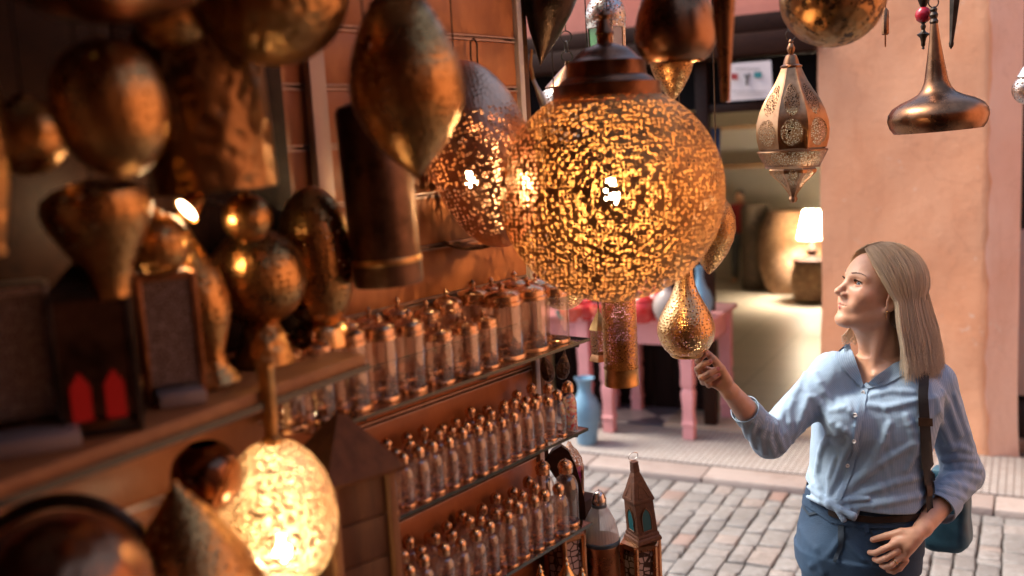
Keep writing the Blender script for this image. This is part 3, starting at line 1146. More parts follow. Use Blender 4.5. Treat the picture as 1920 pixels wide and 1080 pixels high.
# --- lantern of coloured glass behind the globe's cap
cl = hang('coloured_glass_lantern', 'tin lantern with green, white and red glass panes under a pierced dome', 'lantern', 1140, 128, 2.28, [
    ('base', [(20, -6), (38, -2), (39, 4), (36, 6)], MT['silver'], 8),
    ('dome', [(36, 82), (39, 86), (39, 100), (34, 116), (24, 130), (12, 139), (5, 146), (8, 152), (3, 160)], MT['perf_silver'], 8, {'ang': 60}),
    ('collar', [(35.5, 72), (37.5, 74), (38, 84), (36, 86)], MT['perf_silver'], 8),
], rz=R(10))
kk = 2.28 / F
cols = [(0.10, 0.42, 0.14), (0.72, 0.62, 0.62), (0.55, 0.02, 0.05), (0.08, 0.15, 0.5), (0.55, 0.35, 0.05), (0.1, 0.4, 0.2), (0.5, 0.05, 0.06), (0.10, 0.42, 0.14)]
for i in range(8):
    a0, a1 = 2 * math.pi * i / 8, 2 * math.pi * (i + 1) / 8
    am = (a0 + a1) / 2
    # colour by where the pane faces: left green, middle white, right red
    wa = am + R(10)
    fx, fy = math.cos(wa), math.sin(wa)
    ci = cols[0] if fx < -0.35 else (cols[2] if fx > 0.72 else cols[1])
    rr = 34 * kk
    g = G()
    p0, p1 = (rr * math.cos(a0), rr * math.sin(a0)), (rr * math.cos(a1), rr * math.sin(a1))
    vs = [(*p0, 6 * kk), (*p1, 6 * kk), (*p1, 73 * kk), (*p0, 73 * kk)]
    g._add(vs + [(x * 0.96, y * 0.96, z) for x, y, z in vs], [(0, 1, 2, 3), (7, 6, 5, 4), (0, 4, 5, 1), (2, 6, 7, 3), (1, 5, 6, 2), (3, 7, 4, 0)])
    t = NT('coloured_pane')
    b = t.bsdf(Base_Color=ci, Roughness=0.12)
    b.inputs['Transmission Weight'].default_value = 0.35
    g.build('pane', t.done(b), cl)
    g = G()
    g.tube([(*p0, 4 * kk), (*p0, 76 * kk)], 2.2 * kk, 6)
    g.build('post', MT['silver'], cl)

# --- dark pierced cone, chain lamp
hang('black_cone_lamp', 'black pierced cone lamp with point down left of the globe cap', 'lamp', 1013, 122, 2.22, [
    ('shade', [(1, 0), (3, 4), (14, 28), (30, 62), (44, 100), (52, 130), (54, 150), (46, 175), (20, 195), (5, 205)], MT['perf_dark'], 40)], lean=11)
hang('chain_lamp', 'small tin lamp with smooth conical top and pierced body half hidden by the globe', 'lamp', 1070, 268, 2.36, [
    ('body', [(3, 0), (20, 6), (38, 24), (50, 48), (54, 68), (53, 84), (48, 97), (40, 102)], MT['perf_silver'], 32),
    ('cone', [(40, 101), (43, 104), (40, 108), (26, 122), (14, 134), (5, 142), (4, 150)], MT['bronze'], 32)], links=True)
g = G()
A_, B_ = P(1000, 150, 2.02), P(1030, 216, 2.02)
g.tube([A_ * (1 - s) + B_ * s for s in np.linspace(0, 1, 6)], [0.004, 0.0045, 0.007, 0.009, 0.0105, 0.010], 10)
g.tube([A_, A_ + np.array([-0.004, 0, 0.03]), A_ + np.array([0.0, 0, 0.06])], [0.004, 0.003, 0.002], 8, mi=1)
o = g.build('white_tipped_stick', [m_plain('white_paint', (0.72, 0.6, 0.56), 0.4), MT['brass']])
tag(o, 'short white stick with brass top hanging left of the globe', 'stick')

# --- lamps half hidden by the globe
hang('pointed_pierced_lamp', 'pierced brass drop lamp peeping out right of the globe above the hand', 'lamp', 1329, 514, 2.32, [
    ('shade', [(1, 0), (4, 2), (16, 16), (30, 40), (39, 66), (42, 88), (38, 112), (28, 132), (15, 146), (5, 154)], MT['perf_fine'], 40)], lean=7)
hang('round_pierced_lamp', 'round greenish pierced lamp mostly hidden under the left of the globe', 'lamp', 1058, 581, 2.34, [
    ('shade', sphere_prof(46, 0.2, 88, 24, 46), MT['perf_fine'], 40)])
cy = hang('cylinder_lantern', 'tall pierced brass cylinder lantern hanging below the globe', 'lantern', 1166, 721, 2.26, [
    ('foot_band', [(29, 2), (32.5, 0), (33, 3), (32, 6), (32, 30), (33, 33)], MT['brass'], 40),
    ('cylinder', [(32, 32), (32, 100), (32, 190), (28, 200)], MT['perf_fine'], 48),
    ('top_cone', [(30, 198), (22, 210), (8, 222), (3, 230)], MT['brass'], 32)])
sl_ = hang('small_hexagonal_lantern', 'small brass lantern with pierced roof, half behind the cylinder lantern', 'lantern', 1126, 676, 2.38, [
    ('base', [(15, 0), (22, 1), (21, 6), (17, 14)], MT['copper'], 6, {'ang': 20}),
    ('body', [(17, 13), (18, 15), (18, 58), (20, 61)], MT['perf_copper'], 6, {'ang': 20}),
    ('roof', [(20, 60), (16, 70), (8, 84), (3, 92), (2, 100)], MT['brass'], 6, {'ang': 20})], rz=R(14))
pr_ = hang('pear_lantern', 'shiny pierced brass pear shaped lantern touched by the hand of the woman', 'lantern', 1288, 668, 2.44, [
    ('rim', [(24, 1), (28, 0), (31, 3), (32, 6)], MT['brass'], 48),
    ('body', [(31, 5), (42, 16), (50, 30), (54, 46), (53.5, 58), (49, 74), (41, 90), (32, 106), (25, 120), (20, 134), (17, 148), (15.5, 165), (15, 180)], MT['perf_pear'], 64),
    ('top', [(16, 178), (17, 182), (12, 188), (6, 192), (3, 200)], MT['brass'], 32)])
hang('edge_lantern', 'round pierced tin lantern cut by the right edge of the picture', 'lantern', 1926, 196, 2.62, [
    ('body', sphere_prof(27, 0.3, 52, 24, 28), MT['perf_silver'], 32),
    ('cap', [(17, 50), (20, 52), (16, 58), (12, 66), (5, 74), (2, 80)], MT['silver'], 24)])

# --- lamps on the wall side
us = hang('domed_wall_lamp', 'egg shaped copper lamp with polished crown, pierced sides and lit bulb left of the globe', 'lamp', 952, 462, 1.97, [
    ('shade', sphere_prof(98, 0.3, 352, 44, 177), m_perf('pierced_rosy_copper', (0.88, 0.54, 0.36), (0.66, 0.36, 0.22), 120, 0.38, 'dot', 0.36, 8, 0.1, vmin=0.15, vmax=0.70, nrough=0.15), 72)], lean=-13, top=350)
ub = bulb(us, 120 * 1.97 / F, 0.012)
ub.location = Euler(us.rotation_euler).to_matrix().inverted() @ (Vector(P(884, 342, 1.94)) - us.location) - Vector((0, 0, 120 * 1.97 / F))
lamp_light('wall_lamp_light', P(885, 345, 1.94), 0.32, r=0.014)
# a wooden hoop hung flat behind it
hp = thing('wooden_hoop', 'round brown wooden tambourine frame hung behind the egg shaped copper lamp', 'hoop', P(885, 345, 2.0))
g = G()
kx = 2.0 / F
Mq = Matrix.Rotation(SRZ + math.pi / 2 + R(25), 3, 'Z') @ Matrix.Rotation(R(90), 3, 'X')
g.lathe([(118 * kx, -0.03), (122 * kx, -0.03), (122 * kx, 0.03), (118 * kx, 0.03), (118 * kx, -0.03)], 48, M=Mq)
g.build('frame', MT['wood_mid'], hp)
g = G()
for i in range(28):
    a = 2 * math.pi * i / 28
    q = Mq @ Vector((119 * kx * math.cos(a), 119 * kx * math.sin(a), 0))
    g.box(q, (0.011, 0.006, 0.052), M=Mq @ Matrix.Rotation(a + math.pi / 2, 3, 'Z'))
g.build('jingles', MT['dark_metal'], hp)
# hook above it
g = G()
A_ = on_plane(885, 78, WQ + SF * 0.012, SF)
g.tube([A_ + np.array([0, 0, -0.062]), A_ + np.array([-.004, -.006, -0.03]), A_ + np.array([-.003, 0, 0.0]), A_ + np.array([0.004, -.004, 0.006]), A_ + np.array([0.010, -.01, -0.005]), A_ + np.array([0.009, -.012, -0.05])], 0.002, 6)
tag(g.build('wall_hook', MT['iron']), 'thin black wire hook on the wall rail above the egg shaped copper lamp', 'hook')

hang('drop_lamp', 'large dark brass drop shaped lamp with point down, blurred at the upper middle left', 'lamp', 783, 331, 1.36, [
    ('shade', [(1, 0), (8, 5), (20, 14), (42, 34), (66, 62), (87, 95), (101, 128), (106, 152), (105, 180), (99, 214), (88, 248), (73, 282), (58, 308), (48, 318)], MT['perf_spark'], 64),
    ('cap', [(50, 316), (52, 320), (38, 330), (20, 340), (14, 352), (6, 364)], MT['dark_metal'], 32)], lean=-3)
hang('dark_cylinder_lamp', 'tall dark brown cylinder lamp below and behind the large drop lamp', 'lamp', 730, 532, 1.62, [
    ('drum', [(58, 2), (63, 0), (65, 6), (65, 320), (60, 330), (20, 345), (4, 352)], MT['dark_metal'], 48),
    ('trim', [(66, 40), (67, 42), (67, 50), (66, 52)], MT['brass'], 48)], lean=-2)

# --- dim lamps at the upper left
hang('bronze_globe_lamp', 'round dull bronze globe lamp cut by the top edge left of the drop lamp', 'lamp', 524, 124, 1.26, [
    ('globe', sphere_prof(142, 0.4, 280, 40, 142), MT['hammer'], 64)])
hang('bronze_bowl_lamp', 'wide bronze bowl lamp cut by the top left edge', 'lamp', 215, 44, 1.0, [
    ('bowl', sphere_prof(225, 0.4, 260, 40, 140), MT['bronze'], 64)])
hang('egg_lamp', 'dull grey brown egg shaped lamp tilted, hanging at the upper left', 'lamp', 238, 334, 1.05, [
    ('shade', [(1, 0), (20, 3), (48, 16), (74, 42), (92, 76), (102, 118), (103, 156), (94, 196), (76, 226), (52, 246), (24, 256), (8, 262)], MT['perf_spark'], 64)], lean=-7)
hang('drum_lamp', 'large dark hammered drum lamp reflecting lamp light behind the egg shaped lamp', 'lamp', 405, 358, 1.34, [
    ('drum', [(30, 6), (106, 2), (113, 0), (116, 8), (115, 60), (116, 64), (115, 200), (116, 290), (110, 296), (40, 306), (10, 312)], m_metal('rippled_dark_brass', (0.36, 0.19, 0.08), (0.08, 0.04, 0.02), 0.28, 5, 0.9, 45), 64)], lean=-2)
hang('long_drop_lamp', 'dim brass drop lamp cut by the left edge', 'lamp', 0, 480, 1.0, [
    ('shade', [(10, 0), (14, 4), (12, 20), (22, 50), (42, 120), (58, 200), (64, 270), (60, 330), (44, 385), (20, 420), (6, 430)], MT['hammer'], 48)], lean=-6)
hang('mushroom_lamp', 'dim rounded bronze lamp narrowing to its foot above the lantern with red glass', 'lamp', 215, 560, 1.18, [
    ('shade', [(26, 0), (32, 3), (34, 20), (46, 60), (70, 100), (92, 140), (100, 170), (94, 196), (70, 212), (30, 222), (8, 226)], MT['perf_spark'], 48)], lean=-5)

for px, py, d, r, lab in ((300, 520, 1.30, 62, 'dim round brass lamp hanging behind the tall filigree box lamp'), (60, 330, 1.16, 74, 'dim round brass lamp in the shadow between the egg lamp and the left edge'), (468, 455, 1.42, 46, 'small round brass lamp hanging under the hammered drum lamp'), (330, 100, 1.24, 70, 'dim round brass lamp between the bronze bowl and the bronze globe')):
    hang('ball_lamp', lab, 'lamp', px, py, d, [('ball', sphere_prof(r, 0.3, r * 1.9, 28, r), MT['perf_spark'], 48), ('neck', [(r * .3, r * 1.86), (r * .26, r * 2.0), (4, r * 2.1)], MT['dim_brass'], 20)], group='dim round lamps on the wall')
# ================================================================== LEFT SHELF AND WHAT STANDS ON IT
LZ = 1.68
LA = atz(0, 905, LZ)
LB = atz(690, 662, LZ)
LD = (LB - LA) / np.linalg.norm(LB - LA)
LN = np.array([-LD[1], LD[0], 0])
ls = thing('wooden_shelf', 'long brown wooden shelf with glass lip crossing the left of the picture under the lamps', 'shelf', LA)
g = G()
L_ = np.linalg.norm(LB - LA)
c = LA + LD * (L_ / 2 - 0.2) + LN * 0.18
lrz = math.atan2(LD[1], LD[0])
c = c - LA
g.box((c[0], c[1], -0.010), (L_ + 0.4, 0.35, 0.018), lrz, bev=0.002)
g.build('board', m_wood('orange_shelf_wood', (0.42, 0.19, 0.075), (0.22, 0.085, 0.035), 4, (0.15, 1, 1)), ls)
g = G()
c2 = LD * (L_ / 2 - 0.2)
g.box((c2[0], c2[1], -0.022), (L_ + 0.4, 0.006, 0.010), lrz)
g.build('glass_lip', MT['edge'], ls)


def stand(name, label, cat, px, py, parts, z=LZ, lean=0, rz=None, group=None, d=None):
    loc = atz(px, py, z) if d is None else P(px, py, d)
    dd = proj(loc)[2]
    return hang(name, label, cat, px, py, dd, parts, wire=False, lean=lean, rz=rz, group=group), dd


stand('perforated_egg_lamp', 'tall pierced brass egg lamp at the right end of the wooden shelf', 'lamp', 606, 648, [
    ('foot', [(48, 0), (52, 2), (50, 36), (44, 44), (34, 50)], MT['brass_pol'], 40),
    ('shade', [(34, 48), (48, 60), (62, 90), (70, 130), (72, 170), (68, 210), (58, 245), (44, 272), (26, 290), (10, 298), (0.5, 300)], MT['perf_spark'], 56)])
stand('perforated_ball_lamp', 'round pierced brass ball lamp on a foot beside the tall egg lamp', 'lamp', 498, 682, [
    ('foot', [(52, 0), (56, 3), (50, 30), (40, 60), (32, 78)], MT['hammer'], 40),
    ('shade', [(q + 0, y + 72) for q, y in sphere_prof(90, 4, 178, 32, 92)], MT['perf_spark'], 56)])
stand('vase_lamp', 'brass drop shaped lamp with narrow top on a spreading foot beside the ball lamp', 'lamp', 408, 722, [
    ('body', [(42, 0), (46, 4), (40, 18), (28, 40), (26, 60), (38, 90), (54, 130), (58, 165), (50, 205), (36, 240), (22, 272), (12, 300), (8, 312), (12, 320), (3, 328)], MT['perf_spark'], 48)], lean=-7)


def box_lamp(name, label, px, py, wpx, hpx, depth, rz, face, frame, z=LZ, extra=None):
    loc = atz(px, py, z)
    d = proj(loc)[2]
    k = d / F
    root = thing(name, label, 'lamp', loc, rz=rz)
    wd, h = wpx * k, hpx * k
    g = G()
    g.box((0, 0, h / 2 + 0.012), (wd * 0.94, depth * 0.94, h - 0.02))
    g.build('panel', face, root)
    g = G()
    for sx in (-1, 1):
        for sy in (-1, 1):
            g.box((sx * wd / 2, sy * depth / 2, h / 2), (0.008, 0.008, h), bev=0.001)
    for zz in (0.004, h - 0.004):
        for s in (-1, 1):
            g.box((0, s * depth / 2, zz), (wd - 0.0082, 0.0075, 0.0076))
            g.box((s * wd / 2, 0, zz), (0.0075, depth - 0.0082, 0.0076))
    g.build('frame', frame, root)
    return root, d, k, wd, h


def m_filigree(name, a, b, scale):
    t = NT(name)
    o = t.obj()
    d = t.vor(o, scale, 'DISTANCE_TO_EDGE')
    n = t.noise(o, 9, 4)
    c = t.mix(t.ramp(d, [(0.08, (0, 0, 0)), (0.16, (1, 1, 1))]), a, b)
    c = t.mix(t.math('MULTIPLY', n, 0.4), c, b)
    return t.done(t.bsdf(Base_Color=c, Metallic=0.7, Roughness=0.4, Normal=t.bump(d, -0.5, 0.004)))


box_lamp('square_filigree_lamp', 'square box lamp with grey filigree face at the far left end of the shelf', 35, 806, 150, 272, 0.075, R(26), m_filigree('grey_filigree', (0.66, 0.58, 0.53), (0.2, 0.15, 0.12), 210), MT['silver'])
box_lamp('tall_filigree_lamp', 'narrow box lamp with dark filigree face on the shelf left of the vase lamp', 330, 742, 95, 235, 0.06, R(24), m_filigree('dark_filigree', (0.5, 0.42, 0.40), (0.14, 0.09, 0.08), 200), MT['copper'])
rl, d, k, wd, h = box_lamp('red_glass_lantern', 'dark lantern with glowing red glass windows between the two filigree box lamps', 195, 800, 130, 260, 0.08, R(20), MT['dark_metal'], MT['iron'])
g = G()
for s in (-1, 1):
    g.poly([(s * wd * 0.22 - wd * 0.13, 0.02), (s * wd * 0.22 + wd * 0.13, 0.02), (s * wd * 0.22 + wd * 0.13, h * 0.36), (s * wd * 0.22, h * 0.46), (s * wd * 0.22 - wd * 0.13, h * 0.36)], -0.044, -0.040)
t = NT('red_lantern_glass')
bb_ = t.bsdf(Base_Color=(0.30, 0.008, 0.008), Roughness=0.3, Emission_Color=(1.0, 0.03, 0.02, 1), Emission_Strength=0.03)
g.build('red_window', t.done(bb_), rl)
g = G()
g.lathe([(wd * 0.68, h), (wd * 0.66, h + 0.006), (wd * 0.3, h + 0.03), (0.004, h + 0.045)], 4, phase=R(45))
g.build('roof', MT['iron'], rl)
# grey slabs the box lamps stand on are their wide feet
for px, py, wpx in ((70, 838, 150), (338, 752, 84)):
    loc = atz(px, py, LZ)
    kk = proj(loc)[2] / F
    g = G()
    g.box((0, 0, 0.009), (wpx * kk, 0.07, 0.018), bev=0.003)
    o = g.build('stone_slab', m_plain('grey_slab', (0.34, 0.28, 0.27), 0.45, 0.2, 9))
    o.location = tuple(loc)
    o.rotation_euler = (0, 0, R(26))
    tag(o, 'grey stone slab on the shelf edge in front of the %s' % ('square filigree lamp' if px < 100 else 'narrow filigree lamp'), 'slab')

# --- small spotlight under the dim lamps
X = P(352, 392, 1.36)
sp = thing('spotlight', 'small lit spotlight on a thin arm between the dim lamps and the wall', 'spotlight', X)
g = G()
dirv = np.array([-0.55, -0.62, -0.55])
dirv /= np.linalg.norm(dirv)
Mq = Vector(dirv).to_track_quat('Z', 'Y').to_matrix()
g.lathe([(0.0085, -0.028), (0.010, -0.026), (0.018, 0.0), (0.020, 0.004), (0.017, 0.003)], 24, M=Mq)
g.build('housing', MT['brass_pol'], sp)
g = G()
g.lathe([(0.0165, 0.001), (0.008, -0.004), (0.0005, -0.004)], 20, M=Mq)
g.build('lens', m_emit('spot_lens', (1.0, 0.72, 0.42), 14), sp)
Yw = on_plane(505, 388, WQ, SF)
g = G()
g.tube([np.array([0.006, 0.008, 0.012]), (Yw - X) * 0.5 + np.array([0, 0, 0.004]), Yw - X], 0.0035, 8)
g.build('arm', MT['iron'], sp)
lamp_light('spot_glow', X + dirv * 0.03, 0.5, (1, 0.68, 0.36), 0.012)

# --- lower lamps on the counter below the shelf
CZ = 1.02
ct = thing('display_counter', 'brown wooden display counter under the left lamps', 'counter', (-0.62, 1.25, 0))
g = G()
g.box((0, 0, CZ - 0.02), (0.62, 1.3, 0.04), -R(38), bev=0.004)
g.build('top', MT['wood_mid'], ct)
g = G()
g.box((0, 0, (CZ - 0.04) / 2), (0.56, 1.2, CZ - 0.042), -R(38))
g.build('cabinet', MT['wood_mid'], ct)

D = 1.42
k = D / F
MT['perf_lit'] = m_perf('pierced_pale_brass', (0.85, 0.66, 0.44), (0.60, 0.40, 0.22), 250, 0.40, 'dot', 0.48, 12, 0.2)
eg = hang('lit_egg_lantern', 'brightly lit pierced brass egg lantern hanging at the bottom left', 'lantern', 537, 1112, D, [
    ('shade', [(1, 0), (22, 4), (52, 22), (80, 52), (100, 94), (108, 140), (104, 186), (90, 228), (68, 262), (44, 284), (24, 292), (18, 294)], MT['perf_lit'], 72),
    ('stem', [(19, 292), (20, 300), (12, 306), (13, 330), (15, 332), (15, 420), (16, 422), (16, 440)], MT['brass'], 24)], wire=True, wire_r=0.003, ztop=LZ - 0.018)
bulb(eg, 80 * k, 0.013)
g = G()
lamp_light('egg_bulb_light', P(537, 1112, D) + np.array([0, 0, 86 * k]), 1.9, (1.0, 0.76, 0.48), 0.016, eg)


def onc(name, label, px, py, d, parts, lean=0):
    """lamp on the counter: the last point of its foot is carried down to the counter top"""
    k = d / F
    loc = P(px, py, d)
    low = (loc[2] - CZ) / k
    parts = [('foot', [(30, -low), (34, -low + 4), (10, -low + 16), (8, -2), (12, 2)], MT['dark_metal'], 20)] + parts
    return hang(name, label, 'lamp', px, py, d, parts, wire=False, lean=lean)


onc('glossy_ball_lamp', 'dark glossy ball lamp with two white highlights left of the lit egg lantern', 394, 958, 1.40, [
    ('ball', sphere_prof(66, 0.4, 130, 28, 68), m_metal('dark_gloss', (0.25, 0.11, 0.06), (0.12, 0.05, 0.03), 0.12, 8), 40)])
onc('cone_lamp', 'dark brown cone lamp with apex up below the glossy ball lamp', 372, 1150, 1.22, [
    ('shade', [(150, 0), (154, 3), (128, 60), (96, 125), (60, 185), (28, 228), (10, 248), (5, 262)], MT['perf_spark'], 56)], lean=-4)
onc('dome_lamp', 'large dark dome lamp with brown shine in the bottom left corner', 128, 1270, 1.05, [
    ('dome', sphere_prof(172, 10, 316, 36, 158), MT['hammer_gloss'], 64)])
hoop = hang('ring_lamp', 'thin dark metal hoop arching behind the dome lamp at the bottom left', 'hoop', 135, 1240, 1.19, [], wire=False)
g = G()
g.ring((0, 0, 150 * 1.19 / F), 158 * 1.19 / F, 0.009, (0.25, -1, 0.15), 48, 8)
g.build('rim', MT['iron'], hoop)
onc('small_pleated_lamp', 'small pleated brass lamp between the dome lamp and the cone lamp', 236, 1078, 1.25, [
    ('shade', [(30, 0), (46, 20), (52, 50), (44, 84), (26, 104), (8, 112)], MT['hammer'], 40, {'scallop': 20, 'samp': 0.06})])

# --- wooden lantern house at the left end of the glass shelves
loc = P(664, 1120, 1.60)
k = 1.60 / F
wl = thing('wooden_lantern', 'large brown wooden lantern with pyramid roof between the lit egg lantern and the bottles', 'lantern', (loc[0], loc[1], CZ), rz=SRZ - R(12))
low = loc[2] - CZ
zb, ze = CZ * 0, low + 245 * k
g = G()
hw = 62 * k
for i in range(7):
    z0, z1 = ze * i / 7, ze * (i + 1) / 7
    g.box((0, 0, (z0 + z1) / 2), (hw * 1.8, hw * 1.8, z1 - z0 - 0.002), bev=0.002)
g.build('body', MT['wood_mid'], wl)
for sx in (-1, 1):
    for sy in (-1, 1):
        g = G()
        g.box((sx * hw * 0.98, sy * hw * 0.98, ze / 2), (0.014, 0.014, ze), bev=0.002)
        g.build('corner_post', m_wood('light_corner_wood', (0.34, 0.15, 0.06), (0.18, 0.07, 0.03), 5), wl)
g = G()
g.lathe([(hw * 1.9, ze + 0.002), (hw * 1.92, ze + 0.008), (hw * 0.25, ze + 105 * k), (0.002, ze + 112 * k)], 4, phase=R(45))
g.build('roof', m_wood('roof_wood', (0.24, 0.095, 0.035), (0.10, 0.04, 0.016), 5, spec=0.15), wl)

# poles that carry the lamps over the alley
for y, x0, x1, lab in ((P(1487, 200, 2.62)[1], 0.05, 4.2, 'far wooden pole above the alley carrying the onion lantern and the flat lamp'), (P(1268, 100, 1.72)[1], 0.05, 4.2, 'near wooden pole above the alley carrying the smooth bell lamp')):
    g = G()
    g.tube([(x0, y, ZHANG + 0.018), ((x0 + x1) / 2, y + 0.01, ZHANG + 0.012), (x1, y, ZHANG + 0.02)], [0.02, 0.018, 0.019], 10)
    tag(g.build('wooden_pole', MT['darkwood']), lab, 'pole')

# ================================================================== SIGNED DISTANCE MODELLING (people, bag)
def smin(a, b, k):
    h = np.clip(0.5 + 0.5 * (b - a) / k, 0, 1)
    return b + (a - b) * h - k * h * (1 - h)


def smax(a, b, k):
    return -smin(-a, -b, k)


def s_cap(p, a, b, ra, rb=None):
    rb = ra if rb is None else rb
    a, b = np.asarray(a, float), np.asarray(b, float)
    ab = b - a
    t = np.clip((p - a) @ ab / (ab @ ab + 1e-12), 0, 1)
    return np.linalg.norm(p - a - t[:, None] * ab, axis=1) - (ra + (rb - ra) * t)


def s_ell(p, c, r):
    r = np.asarray(r, float)
    q = p - np.asarray(c, float)
    k0 = np.linalg.norm(q / r, axis=1)
    k1 = np.linalg.norm(q / (r * r), axis=1) + 1e-9
    return k0 * (k0 - 1) / k1


def s_chain(p, pts, rad, k=0.004):
    d = None
    for i in range(len(pts) - 1):
        e = s_cap(p, pts[i], pts[i + 1], rad[i], rad[i + 1])
        d = e if d is None else smin(d, e, k)
    return d


def s_loft(p, zs, cs, aa, bb, ax, ay):
    """stack of ellipses: centre cs[i] (xy), half widths aa along ax and bb along ay"""
    z = p[:, 2]
    cx = np.interp(z, zs, cs[:, 0])
    cy_ = np.interp(z, zs, cs[:, 1])
    a = np.interp(z, zs, aa)
    b = np.interp(z, zs, bb)
    dx, dy = p[:, 0] - cx, p[:, 1] - cy_
    u = dx * ax[0] + dy * ax[1]
    v = dx * ay[0] + dy * ay[1]
    k0 = np.sqrt((u / a) ** 2 + (v / b) ** 2)
    k1 = np.sqrt((u / a ** 2) ** 2 + (v / b ** 2) ** 2) + 1e-9
    d = k0 * (k0 - 1) / k1
    d = np.where(k0 < 0.2, -np.minimum(a, b) * 0.9, d)
    return np.maximum(d, np.maximum(zs[0] - z, z - zs[-1]))


def mesh_sdf(f, lo, hi, h):
    lo, hi = np.asarray(lo, float), np.asarray(hi, float)
    B = 8
    nb = np.ceil((hi - lo) / (h * B)).astype(int)
    n = nb * B
    cen = np.stack(np.meshgrid(*[lo[i] + (np.arange(nb[i]) * B + (B - 1) / 2) * h for i in range(3)], indexing='ij'), -1).reshape(-1, 3)
    dc = f(cen)
    rad = B * h * 0.87 * 1.5
    act = np.abs(dc) < rad
    D = np.where(dc < 0, -1.0, 1.0).astype(np.float32).reshape(nb)
    D = np.repeat(np.repeat(np.repeat(D, B, 0), B, 1), B, 2)
    ids = np.argwhere(act.reshape(nb))
    off = np.stack(np.meshgrid(range(B), range(B), range(B), indexing='ij'), -1).reshape(-1, 3)
    for s in range(0, len(ids), 1500):
        ii = (ids[s:s + 1500, None, :] * B + off[None]).reshape(-1, 3)
        D[ii[:, 0], ii[:, 1], ii[:, 2]] = f(lo + ii * h)
    S = D < 0
    cnt = np.zeros(n - 1, np.uint8)
    for dx in (0, 1):
        for dy in (0, 1):
            for dz in (0, 1):
                cnt += S[dx:n[0] - 1 + dx, dy:n[1] - 1 + dy, dz:n[2] - 1 + dz]
    cells = np.argwhere((cnt > 0) & (cnt < 8))
    lut = np.full(n - 1, -1, np.int32)
    lut[cells[:, 0], cells[:, 1], cells[:, 2]] = np.arange(len(cells))
    acc = np.zeros((len(cells), 3))
    num = np.zeros(len(cells))
    cor = [(x, y, z) for x in (0, 1) for y in (0, 1) for z in (0, 1)]
    for i in range(8):
        for j in range(i + 1, 8):
            a, b = np.array(cor[i]), np.array(cor[j])
            if np.abs(a - b).sum() != 1:
                continue
            ca, cb = cells + a, cells + b
            da, db = D[ca[:, 0], ca[:, 1], ca[:, 2]], D[cb[:, 0], cb[:, 1], cb[:, 2]]
            m = (da < 0) != (db < 0)
            t = np.where(m, da / np.where(m, da - db, 1), 0)
            acc += np.where(m[:, None], a + t[:, None] * (b - a), 0)
            num += m
    V = lo + (cells + acc / num[:, None]) * h
    faces = []
    for ax in range(3):
        o1, o2 = [k for k in range(3) if k != ax]
        sl0 = [slice(None)] * 3
        sl1 = [slice(None)] * 3
        sl0[ax], sl1[ax] = slice(0, -1), slice(1, None)
        ed = np.argwhere(S[tuple(sl0)] != S[tuple(sl1)])
        ed = ed[(ed[:, o1] > 0) & (ed[:, o2] > 0) & (ed[:, o1] < n[o1] - 1) & (ed[:, o2] < n[o2] - 1)]
        e1, e2 = np.zeros(3, int), np.zeros(3, int)
        e1[o1], e2[o2] = 1, 1
        q = [lut[tuple((ed - e1 * i - e2 * j).T)] for i, j in ((0, 0), (1, 0), (1, 1), (0, 1))]
        q = np.stack(q, 1)
        fl = S[tuple(ed.T)]
        if ax == 1:
            fl = ~fl
        q[~fl] = q[~fl][:, ::-1]
        faces.append(q[(q >= 0).all(1)])
    return V, np.concatenate(faces)


def mesh_obj(name, V, Fq, mats, parent=None, attrs=None, smooth_it=1):
    loc, q_ = np.zeros(3), parent
    while q_ is not None:
        loc = loc + np.array(q_.location)
        q_ = q_.parent
    if smooth_it:
        E = np.concatenate([Fq[:, [0, 1]], Fq[:, [1, 2]], Fq[:, [2, 3]], Fq[:, [3, 0]]])
        for _ in range(smooth_it):
            acc = np.zeros_like(V)
            c = np.zeros(len(V))
            np.add.at(acc, E[:, 0], V[E[:, 1]])
            np.add.at(acc, E[:, 1], V[E[:, 0]])
            np.add.at(c, E[:, 0], 1)
            np.add.at(c, E[:, 1], 1)
            V = V * 0.5 + 0.5 * acc / np.maximum(c, 1)[:, None]
    me = bpy.data.meshes.new(name)
    me.from_pydata((V - loc).tolist(), [], Fq.tolist())
    for m in (mats if isinstance(mats, (list, tuple)) else [mats]):
        me.materials.append(m)
    me.polygons.foreach_set('use_smooth', [True] * len(me.polygons))
    for k, val in (attrs or {}).items():
        at = me.attributes.new(k, 'FLOAT', 'POINT')
        at.data.foreach_set('value', val.astype(np.float32))
    o = bpy.data.objects.new(name, me)
    COL.objects.link(o)
    if parent is not None:
        o.parent = parent
    return o


# ================================================================== THE WOMAN
WY = 2.60


def Py(px, py, y=WY):
    q = ray(px, py)
    return CAM + q * (y / q[1])


def zof(py):
    return Py(1620, py)[2]


c0 = -Py(1620, 800)[:2]
c0 = c0 / np.linalg.norm(c0)                 # from her to the camera
l0 = np.array([c0[1], -c0[0]])               # image left
if l0[0] > 0:
    l0 = -l0


def yawdir(deg):
    a = R(deg)
    q = c0 * math.cos(a) + l0 * math.sin(a)
    return np.array([q[0], q[1], 0.0])


TF = yawdir(17)
TL = np.array([-TF[1], TF[0], 0.0])
if TL[0] < 0:
    TL = -TL
PX = 2.66 / F                                # metres per pixel at her

